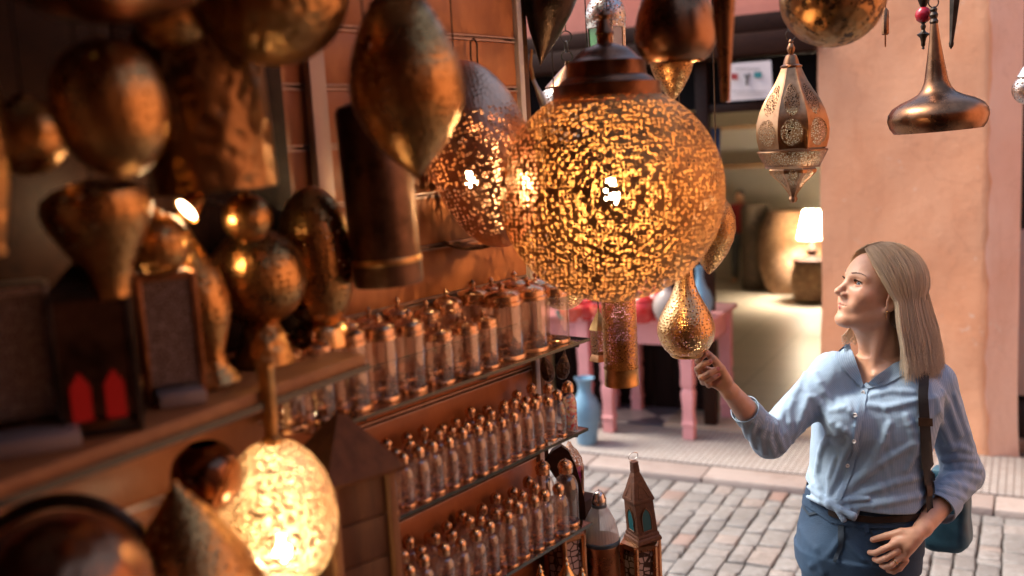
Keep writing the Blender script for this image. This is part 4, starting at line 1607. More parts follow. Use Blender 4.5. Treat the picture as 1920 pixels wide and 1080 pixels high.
# --- torso, hips and legs as stacked ellipses
rows = [(990, 1615, 108, .104), (955, 1617, 104, .100), (900, 1622, 100, .098), (850, 1629, 103, .104), (800, 1637, 108, .110), (760, 1643, 112, .104), (730, 1647, 110, .090), (708, 1650, 92, .072), (690, 1652, 66, .058), (672, 1652, 44, .05)]
tz = np.array([zof(r[0]) for r in rows])
tc = np.array([Py(r[1], r[0])[:2] for r in rows])
ta = np.array([r[2] * PX for r in rows])
tb = np.array([r[3] for r in rows])
hz = np.array([0.80, 0.86, zof(1080), zof(1040), zof(1000), zof(955), zof(915)])
hc = np.array([Py(q, 1000)[:2] for q in (1606, 1606, 1608, 1609, 1611, 1616, 1619)])
ha = np.array([118, 120, 119, 119, 118, 112, 106]) * PX
hb = np.array([.12, .125, .125, .122, .116, .106, .10])
HIP = Py(1608, 1080)

SH_R, EL_R, WR_R = Py(1563, 700), Py(1443, 823, WY - .06), Py(1370, 735, 2.385)
SH_L, EL_L = Py(1752, 718), Py(1806, 888, WY + .02)
NECK0, NECK1 = Py(1652, 700, WY + .01), Py(1648, 590, WY + .015)

# --- head frame
HY, HPIT = 61, 19
fh = yawdir(HY)
HX = fh * math.cos(R(HPIT)) + np.array([0, 0, math.sin(R(HPIT))])
HL = np.array([-fh[1], fh[0], 0.0])
if HL @ np.array([c0[0], c0[1], 0]) < 0:
    HL = -HL
HZ = np.cross(HX, HL)
if HZ[2] < 0:
    HZ = -HZ
HO = Py(1641, 559, WY - 0.005)
HB = np.stack([HX, HL, HZ], 1)
HS = 0.97


def h2w(q):
    return HO + HB @ (np.asarray(q, float) * HS)


def w2h(p):
    return (p - HO) @ HB / HS


LIPS = [((.0925, 0, -.0385), (.078, .022, -.0425), .0048, .003), ((.0905, 0, -.0485), (.078, .020, -.0430), .0062, .003)]


def d_lips(q):
    m = q.copy()
    m[:, 1] = np.abs(m[:, 1])
    return np.minimum(s_cap(m, *LIPS[0]), s_cap(m, *LIPS[1]))


def f_head(p):
    q = w2h(p)
    m = q.copy()
    m[:, 1] = np.abs(m[:, 1])
    d = s_ell(q, (-.014, 0, .056), (.098, .074, .084))
    d = smin(d, s_ell(q, (.034, 0, .045), (.062, .062, .068)), .02)
    d = smin(d, s_ell(q, (.030, 0, -.010), (.062, .058, .080)), .03)
    jaw = s_cap(m, (.0, .050, -.042), (.066, .010, -.080), .020, .0165)
    d = smin(d, jaw, .030)
    d = smin(d, s_ell(q, (.076, 0, -.079), (.017, .019, .016)), .018)
    d = smin(d, s_ell(m, (.056, .040, -.004), (.026, .024, .022)), .022)
    d = smin(d, s_cap(m, (.086, .008, .040), (.070, .046, .044), .007, .006), .016)
    d = smax(d, -s_ell(m, (.100, .034, .024), (.022, .021, .013)), .012)
    # nose
    nose = s_cap(q, (.084, 0, .034), (.110, 0, -.006), .0075, .0088)
    nose = smin(nose, s_ell(q, (.112, 0, -.010), (.0098, .0098, .0085)), .006)
    nose = smin(nose, s_ell(m, (.099, .0115, -.014), (.010, .0072, .0072)), .006)
    nose = smin(nose, s_cap(q, (.100, 0, -.014), (.088, 0, -.020), .006, .007), .006)
    d = smin(d, nose, .010)
    d = smax(d, -s_ell(m, (.103, .0062, -.0205), (.0045, .0032, .0032)), .002)
    # mouth
    d = smin(d, s_ell(q, (.072, 0, -.040), (.021, .030, .022)), .014)
    d = smin(d, s_cap(m, *LIPS[0]), .004)
    d = smin(d, s_cap(m, *LIPS[1]), .004)
    d = smax(d, -s_chain(m, [(.0985, 0, -.0432), (.092, .012, -.0425), (.079, .027, -.0405)], [.0016, .0014, .001]), .002)
    d = smin(d, s_ell(m, (.066, .036, -.030), (.016, .012, .016)), .014)
    # eyelids: the ball of the eye with an almond opening
    lid = s_ell(m, (.0735, .0320, .0255), (.0140, .0150, .0135))
    d = smin(d, lid, .004)
    dz = (m[:, 2] - .0258 - (m[:, 1] - .032) * 0.10)
    op = np.sqrt(((m[:, 1] - .0325) / .0135) ** 2 + (dz / .0052) ** 2) - 1
    op = np.maximum(op * .005, .0705 - m[:, 0])
    d = smax(d, -np.maximum(op, -(m[:, 0] - .066)), .0015)
    # ear
    ear = s_ell(m, (-.006, .074, .004), (.017, .007, .030))
    ear = np.minimum(ear, s_ell(m, (.002, .072, -.022), (.008, .0055, .010)))
    ear = smax(ear, -s_ell(m, (-.001, .082, .004), (.009, .006, .017)), .004)
    d = smin(d, ear, .005)
    return d


def f_neck(p):
    d = s_cap(p, NECK0, NECK1, .053, .047)
    d = smin(d, s_cap(p, h2w((.02, 0, -.05)), Py(1650, 640, WY + .01), .044, .046), .03)
    # soft tendon from behind the ear to the notch of the collar bones
    d = smin(d, s_cap(p, h2w((-.01, .048, -.045)), Py(1636, 700, WY - .044), .009, .006), .03)
    d = smin(d, s_cap(p, Py(1640, 704, WY - .066), Py(1695, 690, WY - .040), .005, .006), .03)
    return d


def f_torso(p):
    return s_loft(p, tz[:], tc, ta, tb, TL, TF)


def fing(p, pts, r0, r1):
    n = len(pts)
    return s_chain(p, pts, [r0 + (r1 - r0) * i / (n - 1) for i in range(n)], .003)


LEGS = [(Py(1558, 1080), -1), (Py(1662, 1080), 1)]


def f_jeans0(p):
    d = s_loft(p, hz, hc, ha, hb, TL, TF) - .002
    for q, s in LEGS:
        kn_ = np.array([q[0], q[1], .50]) + TF * .02 + TL * s * .01
        an = np.array([q[0], q[1], .085]) + TL * s * .02
        th = np.array([q[0], q[1], .84])
        d = smin(d, s_chain(p, [th, kn_, an], [.080, .058, .045], .03), .03)
    return d


def march0(f, px, py, d0=2.1):
    q = ray(px, py)
    d = d0
    for _ in range(80):
        v = float(f((CAM + q * d)[None])[0])
        d += v * .8
        if abs(v) < 2e-4:
            break
    return CAM + q * d


def on_hip(px, py, c):
    p_ = march0(f_jeans0, px, py)
    return P(px, py, proj(p_)[2] - c)


# right hand (image left), reaching to the pear lantern: palm towards the camera, fingers curled
yh = 2.385
RH = {
    'palm': [(WR_R, Py(1352, 716, yh), .021, .019), (Py(1360, 722, yh), Py(1336, 716, yh + .004), .017, .014), (Py(1358, 712, yh), Py(1340, 697, yh + .008), .018, .013)],
    'thumb': [Py(1364, 714, yh - .012), Py(1352, 692, yh - .014), Py(1338, 674, yh - .010), Py(1326, 662, yh - .004)],
    'index': [Py(1339, 698, yh + .014), Py(1317, 690, yh + .018), Py(1309, 677, yh + .004), Py(1316, 668, yh - .006), Py(1322, 664, yh - .010)],
    'middle': [Py(1335, 704, yh + .010), Py(1313, 703, yh + .012), Py(1308, 692, yh - .004), Py(1319, 683, yh - .016), Py(1330, 679, yh - .018)],
    'ring': [Py(1335, 710, yh + .008), Py(1319, 716, yh + .006), Py(1315, 708, yh - .012), Py(1330, 700, yh - .022), Py(1344, 693, yh - .022)],
    'little': [Py(1340, 716, yh + .004), Py(1329, 722, yh - .002), Py(1326, 715, yh - .014), Py(1338, 708, yh - .022), Py(1346, 704, yh - .022)],
}
WR_L = on_hip(1731, 990, .050)
LH = {
    'palm': [(WR_L, on_hip(1702, 1022, .040), .022, .020), (on_hip(1720, 1000, .046), on_hip(1676, 1020, .034), .018, .013), (on_hip(1714, 1010, .044), on_hip(1694, 1045, .036), .018, .012)],
    'thumb': [on_hip(1712, 998, .040), on_hip(1690, 998, .026), on_hip(1662, 1005, .016), on_hip(1637, 1012, .008)],
    'index': [on_hip(1676, 1021, .034), on_hip(1654, 1031, .034), on_hip(1641, 1037, .020), on_hip(1631, 1036, .008)],
    'middle': [on_hip(1683, 1033, .036), on_hip(1660, 1047, .036), on_hip(1647, 1051, .020), on_hip(1640, 1049, .006)],
    'ring': [on_hip(1690, 1043, .036), on_hip(1672, 1059, .034), on_hip(1660, 1063, .020), on_hip(1653, 1060, .006)],
    'little': [on_hip(1699, 1051, .034), on_hip(1687, 1066, .030), on_hip(1675, 1072, .018), on_hip(1665, 1070, .006)],
}


def f_hand(p, H):
    d = None
    for a, b, ra, rb in H['palm']:
        e = s_cap(p, a, b, ra * .92, rb * .92)
        d = e if d is None else smin(d, e, .012)
    d = smin(d, fing(p, H['thumb'], .0125, .0080), .008)
    for nm, r0 in (('index', .0092), ('middle', .0092), ('ring', .0088), ('little', .0078)):
        d = smin(d, fing(p, H[nm], r0, r0 * .78), .0028)
    return d


def f_arm(p, S, E, W_, k=1.0):
    d = s_cap(p, S, E, .048 * k, .036 * k)
    d = smin(d, s_cap(p, E, E * .65 + W_ * .35, .036 * k, .036 * k), .01)
    return smin(d, s_cap(p, E * .65 + W_ * .35, W_, .036 * k, .0225), .012)


def near(p, c, r):
    return np.linalg.norm(p - np.asarray(c), axis=1) < r


def part_eval(p, fn, c, r):
    d = np.linalg.norm(p - np.asarray(c), axis=1) - r
    m = d < 0.06
    out = d.copy() + 0.02
    if m.any():
        out[m] = fn(p[m])
    return out


def f_body(p):
    d = f_torso(p)
    d = smin(d, part_eval(p, f_neck, Py(1648, 660), .16), .022)
    d = smin(d, part_eval(p, f_head, h2w((0.01, 0, .02)), .17), .014)
    d = smin(d, part_eval(p, lambda q: f_arm(q, SH_R, EL_R, WR_R), (SH_R + WR_R) / 2, .30), .02)
    d = smin(d, part_eval(p, lambda q: f_arm(q, SH_L, EL_L, WR_L), (SH_L + WR_L) / 2, .30), .02)
    d = smin(d, part_eval(p, lambda q: f_hand(q, RH), Py(1340, 700, yh), .13), .010)
    d = smin(d, part_eval(p, lambda q: f_hand(q, LH), on_hip(1685, 1030, .03), .15), .010)
    return d


def m_skin():
    t = NT('skin')
    o = t.obj()
    lip = t.n('Attribute', {'attribute_name': 'lip'}).outputs['Fac']
    red = t.n('Attribute', {'attribute_name': 'red'}).outputs['Fac']
    n = t.noise(o, 30, 5, 0.6)
    c = t.ramp(n, [(0.35, (0.60, 0.315, 0.20)), (0.65, (0.67, 0.365, 0.24))])
    c = t.mix(t.math('MULTIPLY', red, 0.45), c, (0.52, 0.17, 0.11))
    c = t.mix(lip, c, (0.40, 0.105, 0.09))
    b = t.bsdf(Base_Color=c, Roughness=0.42, Normal=t.bump(t.noise(o, 700, 3), 0.06, 0.001))
    b.inputs['Subsurface Weight'].default_value = 0.18
    b.inputs['Subsurface Radius'].default_value = (0.012, 0.004, 0.002)
    b.inputs['Subsurface Scale'].default_value = 0.5
    return t.done(b)


MT['skin'] = m_skin()
wo = thing('person', 'blonde woman in a light blue striped shirt and jeans touching the pear lantern', 'person', (HIP[0], HIP[1], 0.0))
lo = np.array([Py(1296, 700, yh)[0], 2.26, 0.775])
V, Q = mesh_sdf(f_body, lo, (1.30, 2.80, 1.74), 0.0021)
qh = w2h(V)
lip = np.clip(1 - d_lips(qh) / .0016, 0, 1) * (np.linalg.norm(qh - np.array([.088, 0, -.043]), axis=1) < .034)
red = np.exp(-(np.linalg.norm(np.abs(qh) - np.array([.07, .042, .005]), axis=1) / .024) ** 2)
nails = np.zeros(len(V))
for H in (RH, LH):
    for nm in ('index', 'middle', 'ring', 'little'):
        tip, pre = H[nm][-1], H[nm][-2]
        nails += np.exp(-(np.linalg.norm(V - tip, axis=1) / .009) ** 2) * 0.8
red = np.clip(red + nails, 0, 1)
tipR = np.zeros(len(V))
for nm in ('middle', 'ring', 'little'):
    ax_ = RH[nm][-1] - RH[nm][-2]
    ax_ = ax_ / np.linalg.norm(ax_)
    tipR += ((np.linalg.norm(V - (RH[nm][-1] + ax_ * .004 + np.array([0, -.006, .002])), axis=1)) < .0058)
body = mesh_obj('body', V, Q, MT['skin'], wo, {'lip': np.clip(lip + tipR, 0, 1), 'red': red}, smooth_it=1)

# --- eyes
t = NT('eye_white')
M_SCL = t.done(t.bsdf(Base_Color=(0.70, 0.66, 0.62), Roughness=0.08))
t = NT('iris')
M_IRI = t.done(t.bsdf(Base_Color=(0.075, 0.115, 0.135), Roughness=0.05))
t = NT('pupil')
M_PUP = t.done(t.bsdf(Base_Color=(0.006, 0.005, 0.005), Roughness=0.05))
gaze = HX * 0.93 + HL * 0.30 + np.array([0, 0, 0.04])
gaze /= np.linalg.norm(gaze)
Mg = Vector(gaze).to_track_quat('Z', 'Y').to_matrix()
for s in (1, -1):
    g = G()
    r = .0118 * HS
    for mi, (a0, a1) in ((2, (0.0, 11)), (1, (11, 27)), (0, (27, 175))):
        g.lathe([(max(r * math.sin(R(a)), 1e-5), r * math.cos(R(a))) for a in np.linspace(a0, a1, 6 if mi else 16)], 24, M=Mg, mi=mi)
    c = h2w((.0705, s * .0320, .0255)) - np.array(wo.location)
    g.v = [(q[0] + c[0], q[1] + c[1], q[2] + c[2]) for q in g.v]
    eo = g.build('eye', [M_SCL, M_IRI, M_PUP], wo)
    # lashes and brow
    g = G()
    for k in range(34):
        u = k / 33
        yy = .0325 + (u - .5) * .027
        zz = .0258 + (yy - .0325) * .10 + .0054 * math.sqrt(max(0, 1 - ((u - .5) * 2) ** 2 * .92))
        xx = .0735 + .0138 * math.sqrt(max(0.02, 1 - ((yy - .032) / .0150) ** 2 - ((zz - .0255) / .0135) ** 2)) + .0006
        a = h2w((xx, s * yy, zz))
        b = h2w((xx + .0055, s * (yy + (u - .35) * .006), zz + .0035))
        m_ = (a + b) / 2 - HZ * .0010
        g.tube([a, m_, b], [.00055, .0004, .00015], 4)
    pts = []
    for k in range(10):
        u = k / 9
        yy = .0325 + (u - .5) * .027
        zz = .0258 + (yy - .0325) * .10 + .0052 * math.sqrt(max(0, 1 - ((u - .5) * 2) ** 2 * .92))
        xx = .0735 + .0138 * math.sqrt(max(0.02, 1 - ((yy - .032) / .0150) ** 2 - ((zz - .0255) / .0135) ** 2)) + .0004
        pts.append(h2w((xx, s * yy, zz)))
    g.tube(pts, .0009, 5)
    L = np.array(wo.location)
    g.v = [tuple(np.array(q) - L) for q in g.v]
    g.build('eyelashes', MT['iron'], wo)
    g = G()
    for k in range(38):
        u = random.random()
        yy = .012 + u * .040
        zz = .0455 + .010 * math.sin(u * 2.2) - .004 * u + random.uniform(-.0018, .0018) * (1.2 - u)
        pt = h2w((.10, s * yy, zz))
        # drop on to the forehead
        for _ in range(12):
            pt = pt - HX * HS * float(f_head(pt[None])[0]) * .8
        pt = pt + HX * .0004
        g.tube([pt, pt + HB @ np.array([-.001, s * .004, .0022 - .004 * u]) + HX * .0006, pt + HB @ np.array([-.003, s * .008, .003 - .006 * u])], [.0006, .0005, .0002], 4)
    g.v = [tuple(np.array(q) - L) for q in g.v]
    g.build('eyebrow', m_plain('brow_hair', (0.24, 0.13, 0.08), 0.6), wo)
g = G()
g.ball(h2w((.002, .078, -.027)) - np.array(wo.location), .0028, 12, 8)
g.tube([h2w((.001, .077, -.030)) - np.array(wo.location), h2w((-.002, .078, -.048)) - np.array(wo.location)], .0006, 5)
g.build('earring', MT['brass_pol'], wo)

# --- shirt
def f_shirt0(p):
    d = f_torso(p) - .010
    zb = np.interp(p[:, 2], [zof(965), zof(935), zof(880)], [.026, .022, .0])
    d = d - np.maximum(zb, 0) * .6
    # bust
    d = smin(d, s_ell(p, Py(1588, 790, WY - .075), (.062, .050, .062)), .05)
    d = smin(d, s_ell(p, Py(1680, 795, WY - .060), (.060, .050, .062)), .05)
    # shoulders and sleeves
    r_ = s_cap(p, SH_R, EL_R, .056, .047)
    r_ = smin(r_, s_cap(p, EL_R, EL_R * .42 + WR_R * .58, .048, .036), .022)
    l_ = s_cap(p, SH_L, EL_L, .055, .050)
    l_ = smin(l_, s_cap(p, EL_L, EL_L * .42 + WR_L * .58, .050, .046), .022)
    d = smin(d, r_, .035)
    d = smin(d, l_, .03)
    d = smin(d, s_cap(p, SH_R, Py(1625, 682, WY + .01), .046, .034), .03)
    d = smin(d, s_cap(p, SH_L, Py(1672, 684, WY + .01), .045, .034), .03)
    return d


def march(f, px, py, d0=2.1, n=60):
    q = ray(px, py)
    s = np.linalg.norm(q)
    d = d0
    for _ in range(n):
        v = float(f((CAM + q * d)[None])[0])
        d += max(v, -0.01) / s * 0.8
        if abs(v) < 2e-4:
            break
        if d > 3.2:
            return None
    return CAM + q * d


folds = [
    ([(1558, 944), (1600, 905), (1650, 868), (1705, 836)], .0075), ([(1562, 948), (1620, 925), (1680, 905), (1735, 890)], .0065),
    ([(1575, 953), (1640, 946), (1700, 935), (1738, 925)], .0065), ([(1550, 940), (1572, 890), (1592, 840), (1602, 800)], .006),
    ([(1542, 936), (1532, 890), (1538, 850), (1552, 815)], .0065), ([(1536, 930), (1518, 890), (1514, 850)], .006),
    ([(1556, 940), (1556, 895), (1566, 860)], .005), ([(1566, 946), (1628, 880), (1655, 830), (1668, 795)], .0065),
    ([(1700, 880), (1716, 850), (1712, 810), (1700, 780)], .007), ([(1732, 870), (1720, 830), (1724, 790)], .006),
    ([(1632, 742), (1670, 733), (1712, 736)], .005), ([(1628, 760), (1660, 765), (1715, 752)], .005), ([(1560, 770), (1585, 765), (1600, 775)], .005),
    ([(1528, 745), (1548, 770), (1570, 815)], .0055), ([(1530, 700), (1545, 735), (1560, 760)], .0045), ([(1575, 800), (1595, 815), (1600, 840)], .005),
    ([(1516, 745), (1500, 790), (1486, 828)], .006), ([(1494, 735), (1478, 770), (1482, 815)], .0058), ([(1472, 760), (1462, 790), (1478, 835)], .0062),
    ([(1452, 786), (1455, 810), (1470, 845)], .0062), ([(1446, 795), (1440, 820), (1452, 855)], .006), ([(1436, 790), (1426, 815), (1432, 850)], .0055), ([(1420, 780), (1408, 805), (1415, 838)], .005),
    ([(1404, 772), (1394, 792), (1400, 820)], .004), ([(1510, 700), (1496, 730), (1476, 752)], .005),
    ([(1768, 735), (1784, 775), (1800, 815)], .006), ([(1755, 745), (1765, 795), (1785, 840)], .0055), ([(1790, 740), (1806, 790), (1822, 835)], .005),
    ([(1768, 862), (1795, 856), (1828, 862)], .006), ([(1774, 878), (1805, 873), (1838, 880)], .0065), ([(1776, 893), (1805, 891), (1836, 900)], .006),
    ([(1768, 908), (1795, 910), (1826, 920)], .0055), ([(1775, 838), (1800, 838), (1820, 846)], .005), ([(1762, 920), (1785, 926), (1810, 936)], .005),
]
FOLD = []
for pl, r in folds:
    dense = []
    for (x0, y0), (x1, y1) in zip(pl, pl[1:]):
        for s in (0, .5):
            dense.append((x0 + (x1 - x0) * s, y0 + (y1 - y0) * s))
    dense.append(pl[-1])
    pts = [march(f_shirt0, *q) for q in dense]
    pts = [q for q in pts if q is not None]
    if len(pts) > 1:
        r *= 1.35
        pts = [q + ray(960, 540) * r * .15 for q in pts]
        n_ = len(pts)
        rr = [r * (0.55 + 0.45 * math.sin(math.pi * (i + .4) / n_)) for i in range(n_)]
        FOLD.append((pts, rr, np.mean(pts, 0), max(np.linalg.norm(q - np.mean(pts, 0)) for q in pts) + .03))

VT = np.array([(1593, 640), (1620, 724), (1678, 684), (1665, 600), (1600, 600)], float)   # neck opening in the photo
vd = 2.55
VTw = [P(x, y, vd) for x, y in VT]
KN = march(f_shirt0, 1558, 944)


KNP = []
for pl, rr, lf in (([(1558, 945), (1574, 953), (1596, 964)], [.006, .008, .010], .018), ([(1558, 946), (1568, 957), (1578, 972)], [.005, .007, .008], .016),
                   ([(1556, 943), (1538, 930), (1514, 912)], [.007, .007, .005], .008), ([(1556, 946), (1536, 940), (1512, 930)], [.007, .007, .005], .008), ([(1560, 942), (1590, 936), (1626, 934)], [.007, .007, .005], .008)):
    pp_ = [march(f_shirt0, *q) for q in pl]
    if all(q is not None for q in pp_):
        KNP.append(([q - ray(960, 540) * lf for q in pp_], rr))


def f_shirt(p):
    d = f_shirt0(p)
    for pts, rr, c, rad in FOLD:
        m = np.linalg.norm(p - c, axis=1) < rad
        if m.any():
            d[m] = smin(d[m], s_chain(p[m], pts, rr, .004), .011)
    x, y, z = p[:, 0], p[:, 1], p[:, 2]
    d = d + .0008 * np.sin(z * 70 + 9 * np.sin(x * 33)) * np.sin(x * 48 + y * 35 + 2)
    # knot and tails
    # hem, sloping from the knot to the hip
    hx = np.interp((p - KN) @ TL, [-.09, 0, .06, .24], [Py(1600, q_, 2.47)[2] for q_ in (944, 952, 964, 972)])
    d = smax(d, hx - p[:, 2] - np.where((np.linalg.norm(p - KN, axis=1) < .075), .03, 0), .006)
    # openings: neck, wrists
    dv = np.full(len(p), -9.0)
    vv = p - CAM
    dep = vv @ _f
    sx = 960 + F * (vv @ _r) / dep
    sy = 540 - F * (vv @ _u) / dep
    ins = np.full(len(p), -1e9)
    for i in range(3):
        pass
    # distance to the neck triangle, in pixels scaled to metres
    e = []
    for a, b in ((0, 1), (1, 2)):
        ax_, ay_ = VT[a]
        bx_, by_ = VT[b]
        nx, ny = (by_ - ay_), -(bx_ - ax_)
        L = math.hypot(nx, ny)
        e.append(-((sx - ax_) * nx + (sy - ay_) * ny) / L * PX)
    dv = np.maximum(e[0], e[1])
    dv = np.maximum(dv, (p - NECK0) @ (-TF) - .02)
    d = smax(d, -dv, .004)
    d = smax(d, -(s_cap(p, NECK0 - np.array([0, 0, .02]), NECK0 + np.array([0, 0, .3]), .066, .075)), .006)
    d = smax(d, -s_cap(p, EL_R * .50 + WR_R * .50, WR_R + (WR_R - EL_R) * .5, .031), .002)
    d = smax(d, -s_cap(p, EL_L * .50 + WR_L * .50, WR_L + (WR_L - EL_L) * .5, .037), .002)
    aR = (WR_R - EL_R) / np.linalg.norm(WR_R - EL_R)
    aL = (WR_L - EL_L) / np.linalg.norm(WR_L - EL_L)
    cR, cL = EL_R * .36 + WR_R * .64, EL_L * .36 + WR_L * .64
    nr = (s_cap(p, EL_R, WR_R, .065) < 0) & (f_torso(p) > .036)
    d = np.where(nr, np.maximum(d, (p - cR) @ aR), d)
    nl = (s_cap(p, EL_L, WR_L, .060) < 0) & (f_torso(p) > .036)
    d = np.where(nl, np.maximum(d, (p - cL) @ aL), d)
    kn = s_ell(p, KN + TF * .004, (.017, .018, .015))
    for pts in KNP:
        kn = smin(kn, s_chain(p, pts[0], pts[1], .003), .004)
    d = smin(d, kn, .006)
    return d


sh_lo = np.array([Py(1360, 800, 2.4)[0], 2.30, 0.90])
V, Q = mesh_sdf(f_shirt, sh_lo, (1.32, 2.84, 1.50), 0.0031)
# stripe phase: around the arms on the sleeves, around the trunk elsewhere


def around(p, A, B):
    ab = (B - A) / np.linalg.norm(B - A)
    u = np.cross(ab, [0, 0, 1.0])
    u /= np.linalg.norm(u)
    v = np.cross(ab, u)
    q = p - A
    return np.arctan2(q @ v, q @ u) * .048


dR = np.minimum(s_cap(V, SH_R, EL_R, .05), s_cap(V, EL_R, WR_R, .045))
dL = np.minimum(s_cap(V, SH_L, EL_L, .05), s_cap(V, EL_L, WR_L, .045))
dT = f_torso(V) - .012
ph = (V - KN) @ TL
fore_R = s_cap(V, EL_R, WR_R, .04) < s_cap(V, SH_R, EL_R, .045)
fore_L = s_cap(V, EL_L, WR_L, .04) < s_cap(V, SH_L, EL_L, .045)


def across(p, A, B):
    """offset across the sleeve, seen from the front"""
    ab = (B - A) / np.linalg.norm(B - A)
    u = np.cross(ab, TF)
    u /= np.linalg.norm(u)
    return (p - A) @ u


pr = np.where(fore_R, across(V, EL_R, WR_R), across(V, SH_R, EL_R))
pl = np.where(fore_L, across(V, EL_L, WR_L), across(V, SH_L, EL_L))
ph = np.where((dR < dT) & (dR < dL), pr, np.where(dL < dT, pl, ph))


def m_shirt(name):
    t = NT(name)
    o = t.obj()
    phs = t.n('Attribute', {'attribute_name': 'stripe'}).outputs['Fac']
    s = t.math('SINE', t.math('MULTIPLY', phs, 2 * math.pi / 0.0034))
    n = t.noise(o, 12, 5, 0.6)
    c = t.mix(t.math('MULTIPLY_ADD', s, 0.5, 0.5), (0.25, 0.375, 0.53), (0.36, 0.49, 0.64))
    c = t.mix(t.math('MULTIPLY', n, 0.25), c, (0.28, 0.40, 0.54))
    cr = t.noise(o, 55, 4, 0.65)
    b = t.bsdf(Base_Color=c, Roughness=0.85, Normal=t.bump(t.math('ADD', t.math('MULTIPLY', cr, 0.7), t.math('MULTIPLY', t.noise(o, 600, 2), 0.06)), 0.3, 0.006))
    b.inputs['Sheen Weight'].default_value = 0.15
    return t.done(b)


MT['shirt'] = m_shirt('pinstripe_cotton')
shirt = mesh_obj('shirt', V, Q, MT['shirt'], wo, {'stripe': ph}, smooth_it=1)
L = np.array(wo.location)


def drape(name, A, B, nu, nv, lift, thick, mat, f, par, stripe=None, lift_edge=None):
    """cloth strip between two pixel polylines laid on a surface"""
    def res(pl):
        pl = np.array(pl, float)
        s = np.r_[0, np.cumsum(np.linalg.norm(np.diff(pl, axis=0), axis=1))]
        t_ = np.linspace(0, s[-1], nu)
        return np.stack([np.interp(t_, s, pl[:, 0]), np.interp(t_, s, pl[:, 1])], 1)
    a, b = res(A), res(B)
    grid = []
    last = None
    for i in range(nu):
        for j in range(nv):
            s = j / (nv - 1)
            q = a[i] * (1 - s) + b[i] * s
            m = march(f, *q)
            if m is None:
                m = last + (Py(q[0], q[1], last[1]) - last) if last is not None else Py(q[0], q[1])
            last = m
            nrm = np.array([float(f((m + e)[None])[0] - f((m - e)[None])[0]) for e in np.eye(3) * .004])
            nrm /= np.linalg.norm(nrm) + 1e-9
            lf = lift if lift_edge is None else lift + (lift_edge - lift) * (1 - s)
            grid.append(m + nrm * lf)
    grid = np.array(grid)
    g = G()
    top = grid
    nn = np.array([c0[0], c0[1], 0.2])
    bot = grid - nn / np.linalg.norm(nn) * thick
    n = nu * nv
    vs = np.concatenate([top, bot]) - L
    fs = []
    for i in range(nu - 1):
        for j in range(nv - 1):
            k = i * nv + j
            fs.append((k, k + 1, k + nv + 1, k + nv))
            fs.append((n + k, n + k + nv, n + k + nv + 1, n + k + 1))
    for i in range(nu - 1):
        for j in (0, nv - 1):
            k = i * nv + j
            fs.append((k, k + nv, n + k + nv, n + k))
    for j in range(nv - 1):
        for i in (0, nu - 1):
            k = i * nv + j
            fs.append((k, k + 1, n + k + 1, n + k))
    g._add(vs, fs)
    o = g.build(name, mat, par, ang=50)
    if stripe is not None:
        at = o.data.attributes.new('stripe', 'FLOAT', 'POINT')
        co = np.array([v.co for v in o.data.vertices]) + L
        at.data.foreach_set('value', ((co - KN) @ np.asarray(stripe)).astype(np.float32))
    return o


def f_coll(p):
    return np.minimum(f_shirt0(p), f_neck(p) - .012)


drape('collar', [(1600, 640), (1594, 652), (1603, 682), (1619, 722)], [(1584, 650), (1563, 668), (1583, 696), (1616, 728)], 14, 5, .004, .0022, MT['shirt'], f_coll, shirt, TL * .8 + np.array([0, 0, .5]), .007)
drape('collar', [(1690, 672), (1668, 687), (1645, 702), (1621, 723)], [(1706, 690), (1690, 706), (1662, 722), (1626, 730)], 14, 5, .004, .0022, MT['shirt'], f_coll, shirt, TL * .8 + np.array([0, 0, -.5]), .007)
drape('button_placket', [(1615, 730), (1609, 770), (1602, 805), (1597, 850), (1584, 895), (1566, 936)], [(1628, 730), (1620, 770), (1613, 805), (1608, 850), (1596, 895), (1577, 938)], 26, 4, .0035, .002, MT['shirt'], f_shirt, shirt, TL)
for x, y in ((1605, 777), (1603, 826), (1591, 872), (1620, 735)):
    m = march(f_shirt, x, y)
    g = G()
    M_ = Vector(TF).to_track_quat('Z', 'Y').to_matrix()
    g.lathe([(.0005, .006), (.0035, .0065), (.0048, .0075), (.0048, .0055), (.0052, .003)], 14, M=M_, at=tuple(m + TF * .002 - L))
    g.build('button', m_plain('pearl_button', (0.75, 0.72, 0.70), 0.2, 0.05), shirt)
# chest seam, cuffs
for nm, c_, a_, r_ in (('cuff', EL_R * .44 + WR_R * .56, (WR_R - EL_R) / np.linalg.norm(WR_R - EL_R), .0375), ('cuff', EL_L * .44 + WR_L * .56, (WR_L - EL_L) / np.linalg.norm(WR_L - EL_L), .0475)):
    g = G()
    M_ = Vector(a_).to_track_quat('Z', 'Y').to_matrix()
    g.lathe([(r_ * 1.03, -.022), (r_ * 1.045, -.018), (r_ * 1.01, .012), (r_, .026), (r_ * .95, .0265), (r_ * .94, .018)], 40, M=M_, at=tuple(c_ - L), sx=1.0)
    o = g.build('cuff', MT['shirt'], shirt)
    at = o.data.attributes.new('stripe', 'FLOAT', 'POINT')
    co = np.array([v.co for v in o.data.vertices]) + L
    u = np.cross(a_, TF)
    at.data.foreach_set('value', ((co - c_) @ (u / np.linalg.norm(u))).astype(np.float32))

# --- jeans
def f_jeans(p):
    d = f_jeans0(p)
    # crotch crease folds
    for pl, r in JF:
        d = smin(d, s_chain(p, pl, [r] * len(pl), .003), .010)
    return d


